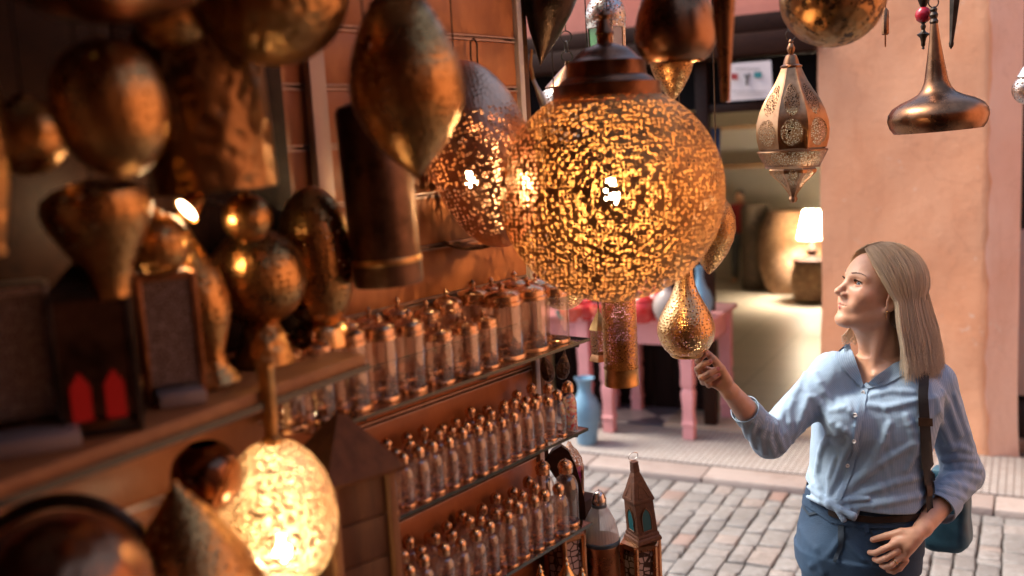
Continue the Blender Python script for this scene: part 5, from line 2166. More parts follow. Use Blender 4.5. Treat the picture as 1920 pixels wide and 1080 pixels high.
JF = []
JFp = [([(1585, 1000), (1555, 1040), (1520, 1062)], .005), ([(1588, 1015), (1620, 1050), (1660, 1068)], .005), ([(1500, 990), (1530, 1030), (1545, 1075)], .005)]
tmp = []
for pl, r in JFp:
    pts = [march(f_jeans, *q) for q in pl]
    tmp.append(([q + ray(960, 540) * r * .3 for q in pts if q is not None], r))
JF = [q for q in tmp if len(q[0]) > 1]
cen = Py(1610, 1000)
V, Q = mesh_sdf(f_jeans, (cen[0] - .28, cen[1] - .26, .06), (cen[0] + .28, cen[1] + .26, zof(912)), 0.0052)


def m_denim():
    t = NT('blue_denim')
    o = t.obj()
    n = t.noise(o, 9, 5, 0.65)
    n2 = t.noise(o, 420, 2, 0.6)
    c = t.ramp(n, [(0.3, (0.008, 0.025, 0.064)), (0.7, (0.020, 0.055, 0.122))])
    c = t.mix(t.math('MULTIPLY', n2, 0.35), c, (0.045, 0.11, 0.18))
    return t.done(t.bsdf(Base_Color=c, Roughness=0.8, Normal=t.bump(t.math('ADD', n2, n), 0.35, 0.004)))


MT['denim'] = m_denim()
jeans = mesh_obj('jeans', V, Q, MT['denim'], wo, smooth_it=2)
MT['denim_dark'] = m_plain('dark_denim_seam', (0.018, 0.035, 0.06), 0.8)
drape('waistband', [(1508, 926), (1560, 962), (1620, 972), (1680, 972), (1722, 968)], [(1506, 944), (1560, 980), (1620, 990), (1680, 990), (1722, 986)], 26, 4, .004, .003, MT['denim'], f_jeans, jeans)
drape('fly', [(1572, 985), (1572, 1020), (1562, 1052)], [(1583, 985), (1582, 1022), (1568, 1054)], 12, 3, .003, .002, MT['denim_dark'], f_jeans, jeans)
drape('belt_loop', [(1620, 966), (1622, 998)], [(1628, 966), (1630, 998)], 6, 3, .006, .002, MT['denim'], f_jeans, jeans)
drape('pocket_edge', [(1508, 948), (1518, 962), (1534, 958), (1542, 946)], [(1505, 951), (1517, 967), (1536, 962), (1546, 948)], 12, 2, .003, .002, MT['denim_dark'], f_jeans, jeans)
drape('pocket_edge', [(1634, 992), (1640, 1012), (1665, 1022), (1700, 1018)], [(1630, 992), (1636, 1015), (1664, 1026), (1701, 1022)], 14, 2, .003, .002, MT['denim_dark'], f_jeans, jeans)
drape('belt', [(1556, 953), (1575, 962), (1640, 968), (1700, 965), (1724, 960)], [(1556, 965), (1575, 973), (1640, 980), (1700, 977), (1724, 971)], 22, 3, .008, .003, m_plain('dark_leather_belt', (0.025, 0.014, 0.01), 0.4), f_jeans, jeans)
# shoes
for q, s in LEGS:
    an = np.array([q[0], q[1], 0]) + TL * s * .02
    def f_shoe(p, an=an):
        d = s_cap(p, an + np.array([0, 0, .045]) - TF * .03, an + np.array([0, 0, .03]) + TF * .15, .042, .034)
        d = smin(d, s_cap(p, an + np.array([0, 0, .05]), an + np.array([0, 0, .11]), .04, .042), .02)
        return np.maximum(d, .002 - p[:, 2])
    Vs, Qs = mesh_sdf(f_shoe, an - np.array([.25, .25, .01]), an + np.array([.25, .25, .15]), .005)
    mesh_obj('shoe', Vs, Qs, m_plain('white_canvas_shoe', (0.6, 0.58, 0.55), 0.7), wo)
# ring
g = G()
a_, b_ = LH['ring'][0], LH['ring'][1]
c_ = a_ * .35 + b_ * .65
g.ring(tuple(c_ - L), .0098, .0012, axis=tuple(b_ - a_), seg=20, rs=6)
g.build('gold_ring', MT['brass_pol'], wo)

# --- hair: strands from a centre parting, hanging to the shoulders
ZW = np.array([0, 0, 1.0])


def strand(u, side, lay, jx):
    """u 0 = at the temple, 1 = at the nape"""
    x0 = .066 - .155 * u
    tz_ = .056 + .084 * math.sqrt(max(0.05, 1 - ((x0 + .014) / .102) ** 2)) + .004
    ph0 = R(42 + 136 * u)
    cen_ = np.array([-.014, 0, .050])
    rad3 = np.array([.103, .0805, .094]) + lay
    pe = R(87 + 93 * u)
    ear_l = np.array([-.014 + (.099 + lay) * math.cos(pe), side * (.081 + lay) * math.sin(pe) + side * .002, .002 + .072 * u ** 1.3])
    d0 = np.array([x0, side * .003, tz_]) - cen_
    d1 = ear_l - cen_
    pts = []
    for fr in (0, .16, .34, .52, .70, .86):
        dd_ = d0 / np.linalg.norm(d0) * (1 - fr) + d1 / np.linalg.norm(d1) * fr
        dd_ /= np.linalg.norm(dd_)
        rr_ = 1 / np.linalg.norm(dd_ / rad3) if dd_[2] > 0 else 1 / np.linalg.norm((dd_ / rad3)[:2])
        pts.append(h2w(cen_ + dd_ * rr_))
    ear = h2w(ear_l)
    pts.append(ear)
    out = ear - h2w((-.015, 0, .0))
    out[2] = 0
    out = out / (np.linalg.norm(out) + 1e-9)
    ln = .176 + .034 * jx * abs(jx) + .040 * u
    back = -np.array([fh[0], fh[1], 0])
    a = ear - ZW * .055 + out * .009 + back * .006 * u
    b = ear - ZW * .115 + out * .016 + back * (.008 + .010 * u) + np.array([0, 0, 0])
    c = ear - ZW * ln + out * (.018 + .010 * random.uniform(-1, 1)) + back * (.008 + .022 * u) + HL * random.uniform(-.006, .006)
    return pts + [a, b, c]


def catmull(pts, n=22):
    pts = np.array(pts)
    P_ = np.vstack([2 * pts[0] - pts[1], pts, 2 * pts[-1] - pts[-2]])
    out = []
    m = len(pts) - 1
    for i in range(n):
        s = i / (n - 1) * m
        k = min(int(s), m - 1)
        t_ = s - k
        a, b, c, d = P_[k], P_[k + 1], P_[k + 2], P_[k + 3]
        out.append(.5 * ((2 * b) + (c - a) * t_ + (2 * a - 5 * b + 4 * c - d) * t_ ** 2 + (3 * b - a - 3 * c + d) * t_ ** 3))
    return out


g = G()
for i in range(4800):
    near_ = random.random() < .72
    side = 1 if near_ else -1
    u = random.random() ** .9
    if i < 160:
        u = random.random() * .12
    lay = random.random() ** 1.3 * .016
    st = strand(u, side, lay, random.uniform(-1, 1))
    clump = .0008 * math.sin(u * 55)
    pts = catmull(st, 20)
    jit = np.array([random.uniform(-1, 1) for _ in range(3)]) * (.0030 if random.random() < .9 else .008)
    pts = [q + jit * (k / 19) ** .7 + HL * side * clump * (k / 19) for k, q in enumerate(pts)]
    w0 = random.uniform(.0006, .0011)
    g.tube(pts, [w0 * (1 if k < 15 else 1 - (k - 14) / 7) for k in range(20)], 4, cap=False, flat=.55)
# loose wisps at the far side of the neck
for i in range(110):
    s0 = h2w((-.005, -.060, -.02 + random.uniform(-.015, .015)))
    e0 = Py(1588 + random.uniform(-6, 22), 634 + random.uniform(-8, 10), WY + .05)
    mid = (s0 + e0) / 2 + np.array([0, 0, -.012 + random.uniform(-.008, .008)])
    pts = catmull([s0, mid, e0, e0 + np.array([-.007, 0, -.004 + random.uniform(0, .005)])], 12)
    g.tube(pts, [.0011 * (1 if k < 8 else 1 - (k - 8) / 5) for k in range(12)], 4, cap=False, flat=.55)
g.v = [tuple(np.array(q) - L) for q in g.v]


def m_hair():
    t = NT('blonde_hair')
    v = t.n('SeparateXYZ', _0=t.uv()).outputs[1]
    rnd = t.n('NewGeometry').outputs['Random Per Island']
    c = t.ramp(v, [(0.0, (0.40, 0.24, 0.13)), (0.18, (0.74, 0.50, 0.30)), (0.36, (0.95, 0.76, 0.52)), (1.0, (0.97, 0.86, 0.70))])
    c = t.mix(t.math('MULTIPLY', t.math('MULTIPLY', rnd, 0.5), v), c, (0.86, 0.74, 0.60))
    c = t.mix(t.math('MULTIPLY', t.math('FRACT', t.math('MULTIPLY', rnd, 17.0)), 0.28), c, (0.20, 0.12, 0.07))
    b = t.bsdf(Base_Color=c, Roughness=0.38)
    b.inputs['Anisotropic'].default_value = 0.6
    return t.done(t.n('MixShader', _0=0.28, _1=b, _2=t.n('BsdfTranslucent', Color=c)))


hair = g.build('hair', m_hair(), wo, ang=180)


def f_scalp(p):
    q = w2h(p)
    d = s_ell(q, (-.016, 0, .055), (.099, .0765, .087))
    # keep off the face
    cut = q[:, 0] * .75 - (q[:, 2] - .060) * .9 - .012
    d = np.maximum(d, cut)
    nape = s_ell(q, (-.058, 0, -.015), (.045, .058, .06))
    return np.minimum(d, nape)


V, Q = mesh_sdf(f_scalp, h2w((0, 0, .04)) - .15, h2w((0, 0, .04)) + .15, .004)
t = NT('hair_base')
mesh_obj('hair_base', V, Q, t.done(t.bsdf(Base_Color=(0.30, 0.19, 0.11), Roughness=0.6)), hair)

# --- bag with black strap
bg_ = thing('shoulder_bag', 'dark teal shoulder bag with wide black strap hanging behind the arm of the woman', 'bag', Py(1775, 1032, WY + .10))
BL = np.array(bg_.location)
bc = Py(1774, 955, WY + .10)


def f_bag(p):
    q = p - bc
    u = q @ TL
    v = q @ TF
    z = q[:, 2]
    wz = np.interp(z, [-.12, -.09, 0, .08, .13], [.045, .068, .066, .058, .03])
    d = np.maximum(np.abs(u) - wz, np.abs(v) - np.interp(z, [-.12, -.09, .05, .13], [.04, .055, .045, .022]))
    d = np.maximum(d, np.abs(z - .005) - .118)
    e = np.sqrt(np.maximum(np.abs(u) - wz + .03, 0) ** 2 + np.maximum(np.abs(v) - .02, 0) ** 2) - .03
    return smax(d, e, .01) + .002 * np.sin(z * 60 + u * 40)


V, Q = mesh_sdf(f_bag, bc - .2, bc + .2, .0045)
mesh_obj('pouch', V, Q, m_metal('teal_leather', (0.045, 0.13, 0.19), (0.02, 0.07, 0.11), 0.45, 9, metallic=0.0), bg_, smooth_it=2)
L2 = L
L = BL
MT['strap'] = m_plain('black_webbing', (0.010, 0.009, 0.010), 0.7, 0.2, 60)
drape('strap', [(1738, 682), (1722, 694), (1719, 740), (1720, 800), (1722, 860), (1727, 920), (1731, 975)], [(1752, 686), (1738, 700), (1736, 740), (1738, 800), (1741, 860), (1746, 920), (1752, 975)], 34, 4, .013, .003, MT['strap'], f_shirt0, bg_)
drape('buckle', [(1717, 782), (1717, 796)], [(1741, 782), (1741, 796)], 4, 4, .016, .004, MT['iron'], f_shirt0, bg_)
drape('buckle', [(1727, 908), (1729, 930)], [(1752, 908), (1754, 930)], 4, 4, .016, .004, MT['iron'], f_shirt0, bg_)
g = G()
pt = [Py(1745, 684, WY - .01), Py(1762, 690, WY + .05), Py(1775, 760, WY + .10), Py(1775, 850, WY + .12), bc + np.array([0, 0, .12])]
g.tube([np.array(q) - L for q in catmull(pt, 24)], .012, 8, flat=.25)
g.build('strap', MT['strap'], bg_)
L = L2

# ================================================================== ACROSS THE ALLEY: TABLES, POTTERY, SHOP
MT['pinkpaint'] = m_plain('pink_table_paint', (0.78, 0.34, 0.345), 0.45, 0.15, 9, 0.12)


def f_on(px, py, b):
    return on_plane(px, py, FP(0, b), FB)


def table(a0, a1, b0, b1, top, label, legs, mat):
    c = FP((a0 + a1) / 2, (b0 + b1) / 2, 0)
    root = thing('pink_table', label, 'table', c, rz=FRZ, group='pink painted tables')
    wa, wb = a1 - a0, b1 - b0
    g = G()
    g.box((0, 0, top - 0.015), (wa, wb, 0.03), bev=0.006)
    g.build('tabletop', mat, root)
    g = G()
    for s in (-1, 1):
        g.box((0, s * (wb / 2 - 0.06), top - 0.105), (wa - 0.10, 0.025, 0.148), bev=0.004)
        g.box((s * (wa / 2 - 0.06), 0, top - 0.105), (0.025, wb - 0.148, 0.148), bev=0.004)
    g.build('apron', mat, root)
    for la, lb in legs:
        g = G()
        g.lathe([(0.046, 0.04), (0.050, 0.045), (0.050, 0.13), (0.058, 0.135), (0.058, 0.15), (0.050, 0.157), (0.046, 0.24), (0.056, 0.34), (0.050, 0.36), (0.042, 0.375), (0.056, 0.40), (0.052, 0.48), (0.056, 0.54), (0.058, top - 0.17), (0.058, top - 0.03)], 4, phase=R(45), at=(la - (a0 + a1) / 2, lb - (b0 + b1) / 2, 0))
        g.build('leg', mat, root, ang=25)
    return root


table(-0.62, 0.17, -0.06, 0.60, 0.83, 'pink painted wooden table with turned legs beside the doorway', [(-0.55, 0.0), (0.0, 0.0), (-0.55, 0.54), (0.10, 0.54)], MT['pinkpaint'])
table(-1.75, -0.665, 0.0, 0.60, 0.82, 'second pink table mostly hidden behind the jars and the globe lantern', [(-0.735, 0.06), (-1.68, 0.06), (-0.735, 0.54), (-1.68, 0.54)], MT['pinkpaint'])

MT['red'] = m_plain('red_glaze', (0.62, 0.035, 0.03), 0.22, 0.25, 12, 0.03)
MT['orange'] = m_plain('orange_red_glaze', (0.70, 0.12, 0.075), 0.25, 0.3, 12, 0.03)
MT['blue'] = m_plain('blue_glaze', (0.17, 0.33, 0.47), 0.28, 0.25, 7, 0.03)
MT['greyglaze'] = m_plain('grey_glaze', (0.40, 0.33, 0.30), 0.3, 0.25, 9, 0.03)
MT['teal'] = m_plain('teal_glaze', (0.05, 0.36, 0.36), 0.25, 0.2, 9, 0.03)


def pot(name, label, cat, px, py, b, prof, mat, z=None, group=None):
    q = f_on(px, py, b) if z is None else FP(0, 0, 0)
    if z is not None:
        q = atz(px, py, z)
    d = proj(q)[2]
    k = d / F
    root = thing(name, label, cat, q, group=group)
    g = G()
    pr = [(max(r, .05) * k, y * k) for r, y in prof]
    top = pr[-1]
    inner = [(max(top[0] - 2 * k, 0.0004), top[1]), (max(top[0] * .75, 0.0004), top[1] - 6 * k), (0.0003, top[1] - 7 * k)]
    g.lathe(pr + inner, 36)
    g.build('vessel', mat, root)
    return root


TZ = 0.832
BOWL = [(9, 0), (10, 2), (9, 3), (16, 8), (21, 16), (23, 24), (22, 28)]
for i, (px, py, m, lab) in enumerate(((1072, 603, 'orange', 'orange red bowl at the left end of the pottery beside the jars'), (1101, 600, 'red', 'red bowl second from the left on the pink tables'), (1130, 601, 'orange', 'orange red bowl just left of the cylinder lantern'), (1088, 590, 'red', 'red bowl behind the orange bowls on the pink table'))):
    q = atz(px, py, TZ - (0.01 if px < 1110 else 0) + 0.001)
    pot('pottery_bowl', lab, 'bowl', px, py, 0, BOWL, MT[m], z=q[2], group='red pottery on the pink tables')
for px, py, m, lab in ((1205, 604, 'red', 'red lidded pot right of the cylinder lantern'), (1232, 600, 'red', 'red lidded pot beside the grey vase'), (1215, 588, 'orange', 'orange red pot behind the two red lidded pots')):
    pot('lidded_pot', lab, 'pot', px, py, 0, [(14, 0), (20, 4), (25, 18), (24, 32), (18, 40), (20, 42), (15, 50), (6, 56), (4, 62), (1, 64)], MT[m], z=TZ, group='red pottery on the pink tables')
pot('grey_vase', 'grey brown round vase on the pink table behind the pear lantern', 'vase', 1252, 606, 0, [(13, 0), (20, 8), (26, 24), (27, 36), (23, 50), (14, 60), (9, 66), (9, 76), (12, 82)], MT['greyglaze'], z=TZ)
pot('blue_vase', 'blue vase with slim neck on the pink table right of the pear lantern', 'vase', 1314, 592, 0, [(12, 0), (18, 5), (23, 20), (23, 32), (18, 46), (11, 58), (7, 72), (7, 84), (9, 94)], MT['blue'], z=TZ)
pot('teal_dish', 'small teal dish at the left end of the pottery on the pink table', 'dish', 1056, 598, 0, [(6, 0), (7, 2), (12, 8), (14, 16)], MT['teal'], z=TZ - 0.009)
pot('floor_vase', 'large blue floor vase standing in front of the pink tables', 'vase', 1101, 831, 0, [(17, 0), (19, 3), (21, 20), (26, 50), (27, 68), (22, 84), (14, 96), (12, 106), (14, 118), (19, 126)], MT['blue'], z=0.041)

# poster under the lintel
pc = [f_on(x, y, 0.08) for x, y in ((1363, 120), (1445, 113), (1450, 184), (1362, 190))]
po = thing('poster', 'white paper poster with small red and teal marks hanging in the dark above the doorway', 'poster', pc[3])
L0 = np.array(po.location)
g = G()
nn = FB * 0.003
n_ = 8
grid = []
for i in range(n_ + 1):
    for j in range(n_ + 1):
        u, v = i / n_, j / n_
        q = (pc[3] * (1 - u) + pc[2] * u) * (1 - v) + (pc[0] * (1 - u) + pc[1] * u) * v
        grid.append(q + FB * (0.006 * math.sin(u * 5 + v * 3)) - L0)
fs = [(i * 9 + j, (i + 1) * 9 + j, (i + 1) * 9 + j + 1, i * 9 + j + 1) for i in range(8) for j in range(8)]
g._add(grid, fs)
g.build('sheet', m_plain('white_paper', (0.66, 0.58, 0.58), 0.8, 0.08), po)


def mark(x0, y0, x1, y1, col, nm='mark'):
    g = G()
    q = [f_on(x, y, 0.068) - L0 for x, y in ((x0, y0), (x1, y0), (x1, y1), (x0, y1))]
    g._add(q + [a + FB * 0.002 for a in q], [(0, 1, 2, 3), (7, 6, 5, 4), (0, 4, 5, 1), (1, 5, 6, 2), (2, 6, 7, 3), (3, 7, 4, 0)])
    g.build(nm, m_plain('print_ink', col, 0.7), po)


mark(1370, 138, 1383, 149, (0.35, 0.03, 0.03))
mark(1414, 135, 1428, 146, (0.03, 0.20, 0.22))
for pts in ([(1396, 140), (1400, 147), (1400, 160)], [(1405, 138), (1400, 147)]):
    g = G()
    g.tube([f_on(x, y, 0.068) - L0 for x, y in pts], 0.006, 6)
    g.build('mark', m_plain('print_black', (0.05, 0.045, 0.05), 0.7), po)
mark(1378, 128, 1425, 129.5, (0.30, 0.28, 0.30))
mark(1372, 170, 1436, 171.5, (0.35, 0.31, 0.32))
mark(1378, 176, 1430, 177.2, (0.35, 0.31, 0.32))

# the shop inside
MT['shelfwood'] = m_wood('shop_shelf_wood', (0.30, 0.16, 0.07), (0.16, 0.08, 0.035), 3, (0.1, 1, 1))
for py, lab in ((240, 'upper wooden shelf on the cream back wall of the shop'), (312, 'lower wooden shelf on the cream back wall of the shop')):
    a = f_on(1300, py + 3, 6.7)
    b = f_on(1455, py - 4, 6.7)
    c = (a + b) / 2
    g = G()
    g.box((0, 0, 0), (np.linalg.norm((b - a)[:2]), 0.40, 0.045), FRZ, bev=0.004)
    o = g.build('wall_shelf', MT['shelfwood'])
    o.location = tuple(c)
    tag(o, lab, 'shelf')


def m_rug(name, c1, c2, c3, s=11):
    t = NT(name)
    o = t.obj()
    v = t.vor(o, s, 'F1', 0.5)
    v2 = t.vor(o, s * 2.3, 'DISTANCE_TO_EDGE', 0.6)
    c = t.ramp(t.math('ADD', t.math('MULTIPLY', v, 0.8), t.math('MULTIPLY', v2, 0.6)), [(0.28, c1), (0.36, c3), (0.5, c1), (0.58, c2), (0.7, c1), (0.8, c3)])
    return t.done(t.bsdf(Base_Color=c, Roughness=0.85))


RZ0 = 0.05
pot('rug_roll', 'dark patterned rug roll standing in the shop beside the person in red', 'rug', 1418, 541, 0, [(24, 0), (26, 4), (26, 150), (23, 158), (14, 159)], m_rug('dark_rug', (0.035, 0.025, 0.02), (0.10, 0.065, 0.04), (0.16, 0.11, 0.07)), z=RZ0)
pot('patterned_jar', 'large patterned jar in the shop, right of the biggest one', 'jar', 1528, 545, 0, [(22, 0), (28, 6), (38, 40), (42, 62), (36, 84), (24, 96), (20, 102)], m_rug('ochre_pattern', (0.13, 0.06, 0.03), (0.30, 0.17, 0.085), (0.42, 0.27, 0.15)), z=RZ0)
pot('patterned_jar', 'large brown patterned jar standing in the shop below the lit table lamp', 'jar', 1478, 547, 0, [(34, 0), (40, 6), (52, 46), (56, 86), (50, 120), (38, 142), (34, 152)], m_rug('brown_pattern', (0.10, 0.045, 0.022), (0.26, 0.14, 0.07), (0.36, 0.22, 0.12)), z=RZ0)
pot('red_cushion', 'dark red cushion on the shop floor beside the pillar', 'cushion', 1536, 540, 0, [(10, 0), (24, 4), (28, 16), (26, 30), (14, 38)], m_plain('red_cloth', (0.28, 0.04, 0.03), 0.8), z=RZ0)
a = atz(1345, 530, RZ0)
d = proj(a)[2]
cb = thing('dark_cabinet', 'tall dark cabinet at the back of the shop behind the person in red', 'cabinet', atz(1398, 526, RZ0) + FB * 0.5, rz=FRZ)
kk = d / F
g = G()
g.box((0, 0, 0.6), (130 * kk, 0.45, 1.16), bev=0.01)
g.build('case', MT['darkwood'], cb)
g = G()
for s in (-1, 1):
    g.box((s * 31 * kk, -0.235, 0.6), (56 * kk, 0.018, 1.04), bev=0.004)
g.build('doors', m_wood('cabinet_doors', (0.09, 0.05, 0.028), (0.04, 0.02, 0.012), 4), cb)

# table lamp in the shop
q = P(1522, 447, 11.0)
lp = thing('table_lamp', 'lit table lamp with cream shade inside the shop beside the pillar edge', 'lamp', (q[0], q[1], q[2] - 0.22))
k = 11.0 / F
t = NT('lit_cream_shade')
M_SH = t.done(t.n('MixShader', _0=0.6, _1=t.bsdf(Base_Color=(0.8, 0.68, 0.45), Roughness=0.8, Emission_Color=(1.0, 0.74, 0.40, 1), Emission_Strength=0.1), _2=t.n('BsdfTranslucent', Color=(0.85, 0.72, 0.5, 1))))
g = G()
g.lathe([(26 * k, 0.22), (14 * k, 0.22 + 52 * k)], 32)
g.build('lamp_shade', M_SH, lp)
g = G()
g.lathe([(0.09, 0), (0.10, 0.01), (0.04, 0.04), (0.07, 0.10), (0.02, 0.18), (0.012, 0.30)], 20)
g.build('lamp_base', MT['darkwood'], lp)
lamp_light('shop_lamp_light', (q[0], q[1], q[2] + 0.18), 260, (1.0, 0.87, 0.70), 0.12)
st_ = thing('drum_table', 'brown patterned drum table carrying the lit lamp in the shop', 'table', (q[0], q[1], 0.048))
hh = q[2] - 0.22 - 0.048
g = G()
g.lathe([(0.001, hh - 0.0005), (0.20, hh - 0.001), (0.21, hh - 0.02), (0.20, hh - 0.04)], 40)
g.build('tabletop', MT['darkwood'], st_)
g = G()
g.lathe([(0.15, 0), (0.20, 0.03), (0.235, hh * 0.5), (0.195, hh - 0.04)], 40)
g.build('drum', m_rug('drum_pattern', (0.12, 0.055, 0.03), (0.28, 0.15, 0.075), (0.40, 0.25, 0.13)), st_)
# blue cloth by the door frame
g = G()
A_ = [f_on(x, 240, 0.50) for x in (1322, 1350)]
n_ = 12
vs = []
for j in range(10):
    for i in range(n_ + 1):
        u = i / n_
        q = A_[0] * (1 - u) + A_[1] * u
        vs.append(q + np.array([0, 0, -j * 0.028 * (1 + .1 * u)]) + FB * 0.015 * math.sin(u * 9 + j * .3))
fs = [(j * 13 + i, j * 13 + i + 1, (j + 1) * 13 + i + 1, (j + 1) * 13 + i) for j in range(9) for i in range(12)]
g._add(vs, fs)
o = g.build('blue_cloth', m_plain('blue_textile', (0.02, 0.06, 0.16), 0.8))
sm = o.modifiers.new('thickness', 'SOLIDIFY')
sm.thickness = 0.004
tag(o, 'dark blue cloth hanging inside the doorway by its left frame', 'cloth')

# person standing far inside the shop
D2 = 12.6
q = atz(1391, 528, RZ0)
D2 = proj(q)[2]
kq = D2 / F
pp = thing('person', 'distant person with dark hair in a red shirt and grey trousers inside the shop', 'person', q)
Hh = 168 * kq
sc2 = Hh / 1.70
rt = np.array([FA[0], FA[1], 0])
fw = -np.array([FB[0], FB[1], 0])


def pw(x, y, z):
    return q + (rt * x + fw * y) * sc2 + np.array([0, 0, z * sc2])


def f_p2(p):
    d = s_cap(p, pw(0, 0, 1.02), pw(0, 0, 1.33), .13 * sc2, .14 * sc2)
    d = smin(d, s_cap(p, pw(-.12, 0, 1.38), pw(.12, 0, 1.38), .07 * sc2), .06 * sc2)
    d = smin(d, s_cap(p, pw(0, 0, 1.42), pw(0, .01, 1.52), .05 * sc2), .03 * sc2)
    d = smin(d, s_ell(p, pw(0, .02, 1.60), np.array([.085, .085, .115]) * sc2), .02 * sc2)
    d = smin(d, s_cap(p, pw(0, .11, 1.585), pw(0, .095, 1.62), .012 * sc2), .02 * sc2)
    for s in (-1, 1):
        d = smin(d, s_chain(p, [pw(.10 * s, 0, .95), pw(.11 * s, .02, .52), pw(.12 * s, 0, .10)], [.095 * sc2, .065 * sc2, .045 * sc2], .02 * sc2), .05 * sc2)
        d = smin(d, s_cap(p, pw(.12 * s, -.02, .05), pw(.13 * s, .15, .035), .045 * sc2, .035 * sc2), .02 * sc2)
        d = smin(d, s_chain(p, [pw(.20 * s, 0, 1.38), pw(.27 * s, .0, 1.10), pw(.20 * s, .16, .98)], [.055 * sc2, .045 * sc2, .035 * sc2], .01 * sc2), .03 * sc2)
        d = smin(d, s_ell(p, pw(.17 * s, .22, .97), np.array([.04, .06, .04]) * sc2), .02 * sc2)
    return d


V, Q = mesh_sdf(f_p2, q - np.array([.5, .5, .02]), q + np.array([.5, .5, 1.35]), .011)
mesh_obj('body', V, Q, MT['skin'], pp, {'lip': np.zeros(len(V)), 'red': np.zeros(len(V))})


def f_p2s(p):
    d = s_cap(p, pw(0, 0, .98), pw(0, 0, 1.33), .145 * sc2, .155 * sc2)
    d = smin(d, s_cap(p, pw(-.13, 0, 1.39), pw(.13, 0, 1.39), .08 * sc2), .06 * sc2)
    for s in (-1, 1):
        d = smin(d, s_cap(p, pw(.20 * s, 0, 1.38), pw(.27 * s, 0, 1.12), .07 * sc2, .06 * sc2), .03 * sc2)
    return np.maximum(d, (pw(0, 0, .93)[2] - p[:, 2]))


V, Q = mesh_sdf(f_p2s, q - np.array([.5, .5, .02]), q + np.array([.5, .5, 1.35]), .011)
mesh_obj('shirt', V, Q, m_plain('red_shirt_cloth', (0.36, 0.02, 0.02), 0.8), pp)


def f_p2t(p):
    d = s_cap(p, pw(-.07, 0, .95), pw(.07, 0, .95), .125 * sc2)
    for s in (-1, 1):
        d = smin(d, s_chain(p, [pw(.10 * s, 0, .92), pw(.11 * s, .02, .52), pw(.12 * s, 0, .08)], [.112 * sc2, .082 * sc2, .066 * sc2], .02 * sc2), .04 * sc2)
    return d


V, Q = mesh_sdf(f_p2t, q - np.array([.5, .5, .02]), q + np.array([.5, .5, 1.35]), .011)
mesh_obj('trousers', V, Q, m_plain('grey_trouser_cloth', (0.12, 0.125, 0.13), 0.85), pp)


def f_p2h(p):
    d = s_ell(p, pw(0, -.005, 1.63), np.array([.098, .10, .11]) * sc2)
    return np.maximum(d, ((p - pw(0, .045, 1.635)) @ (fw * .8 - np.array([0, 0, .6]))))


V, Q = mesh_sdf(f_p2h, q - np.array([.5, .5, .02]), q + np.array([.5, .5, 1.4]), .009)
mesh_obj('hair', V, Q, MT['iron'], pp)

# --- right of the pillar: leaning board and black sack
X = f_on(1925, 742, 0.55)
g = G()
g.box((0.12, 0, 0.30), (0.30, 0.03, 1.0), bev=0.01)
g.box((0.12, -0.018, 0.30), (0.20, 0.012, 0.86), bev=0.006)
o = g.build('pale_board', m_plain('pale_grey_paint', (0.46, 0.41, 0.40), 0.55, 0.1))
Y = f_on(1900, 740, 0.55)
o.location = (Y[0], Y[1], Y[2] + 0.2)
o.rotation_euler = (0, 0, FRZ)
tag(o, 'pale grey panel hanging in the dark doorway at the right edge', 'panel')
q = atz(1915, 848, 0.0) + FB * 0.3
sk = thing('black_sack', 'black sack on the ground in the dark doorway right of the pillar', 'sack', (q[0], q[1], 0))
g = G()
pr = [(0.10, 0.0), (0.16, 0.03), (0.175, 0.12), (0.16, 0.24), (0.12, 0.31), (0.05, 0.34), (0.03, 0.38), (0.05, 0.42), (0.001, 0.42)]
g.lathe(pr, 28, scallop=7, samp=0.07)
g.build('sack_body', m_plain('black_plastic', (0.012, 0.011, 0.012), 0.5, 0.2, 12, 0.4, bs=14), sk)

# ================================================================== LANTERNS STANDING BESIDE THE END OF THE SHELVES
DZ = 0.80
Y = P(1120, 1080, 2.42)
dt = thing('display_table', 'low wooden display table carrying the lanterns at the end of the glass shelves', 'table', (Y[0] + 0.02, Y[1] + 0.02, 0))
g = G()
g.box((0, 0, DZ - 0.015), (0.62, 0.62, 0.03), SRZ, bev=0.004)
g.build('tabletop', MT['wood_mid'], dt)
for sx in (-1, 1):
    for sy in (-1, 1):
        g = G()
        q = Matrix.Rotation(SRZ, 3, 'Z') @ Vector((sx * 0.27, sy * 0.27, 0))
        g.box((q.x, q.y, (DZ - 0.03) / 2), (0.045, 0.045, DZ - 0.03), SRZ)
        g.build('leg', MT['wood_mid'], dt)


def m_lattice(name, dark, pale, s):
    t = NT(name)
    o = t.obj()
    d = t.vor(o, s, 'DISTANCE_TO_EDGE', 0.55)
    e = t.ramp(d, [(0.085, (0, 0, 0)), (0.10, (1, 1, 1))])
    c = t.mix(e, dark, pale)
    return t.done(t.bsdf(Base_Color=c, Roughness=0.5, Normal=t.bump(e, -0.5, 0.004)))


MT['lattice'] = m_lattice('star_lattice', (0.07, 0.03, 0.02), (0.66, 0.50, 0.45), 62)
MT['cop_plate'] = m_metal('copper_plate', (0.66, 0.34, 0.18), (0.40, 0.18, 0.09), 0.26)


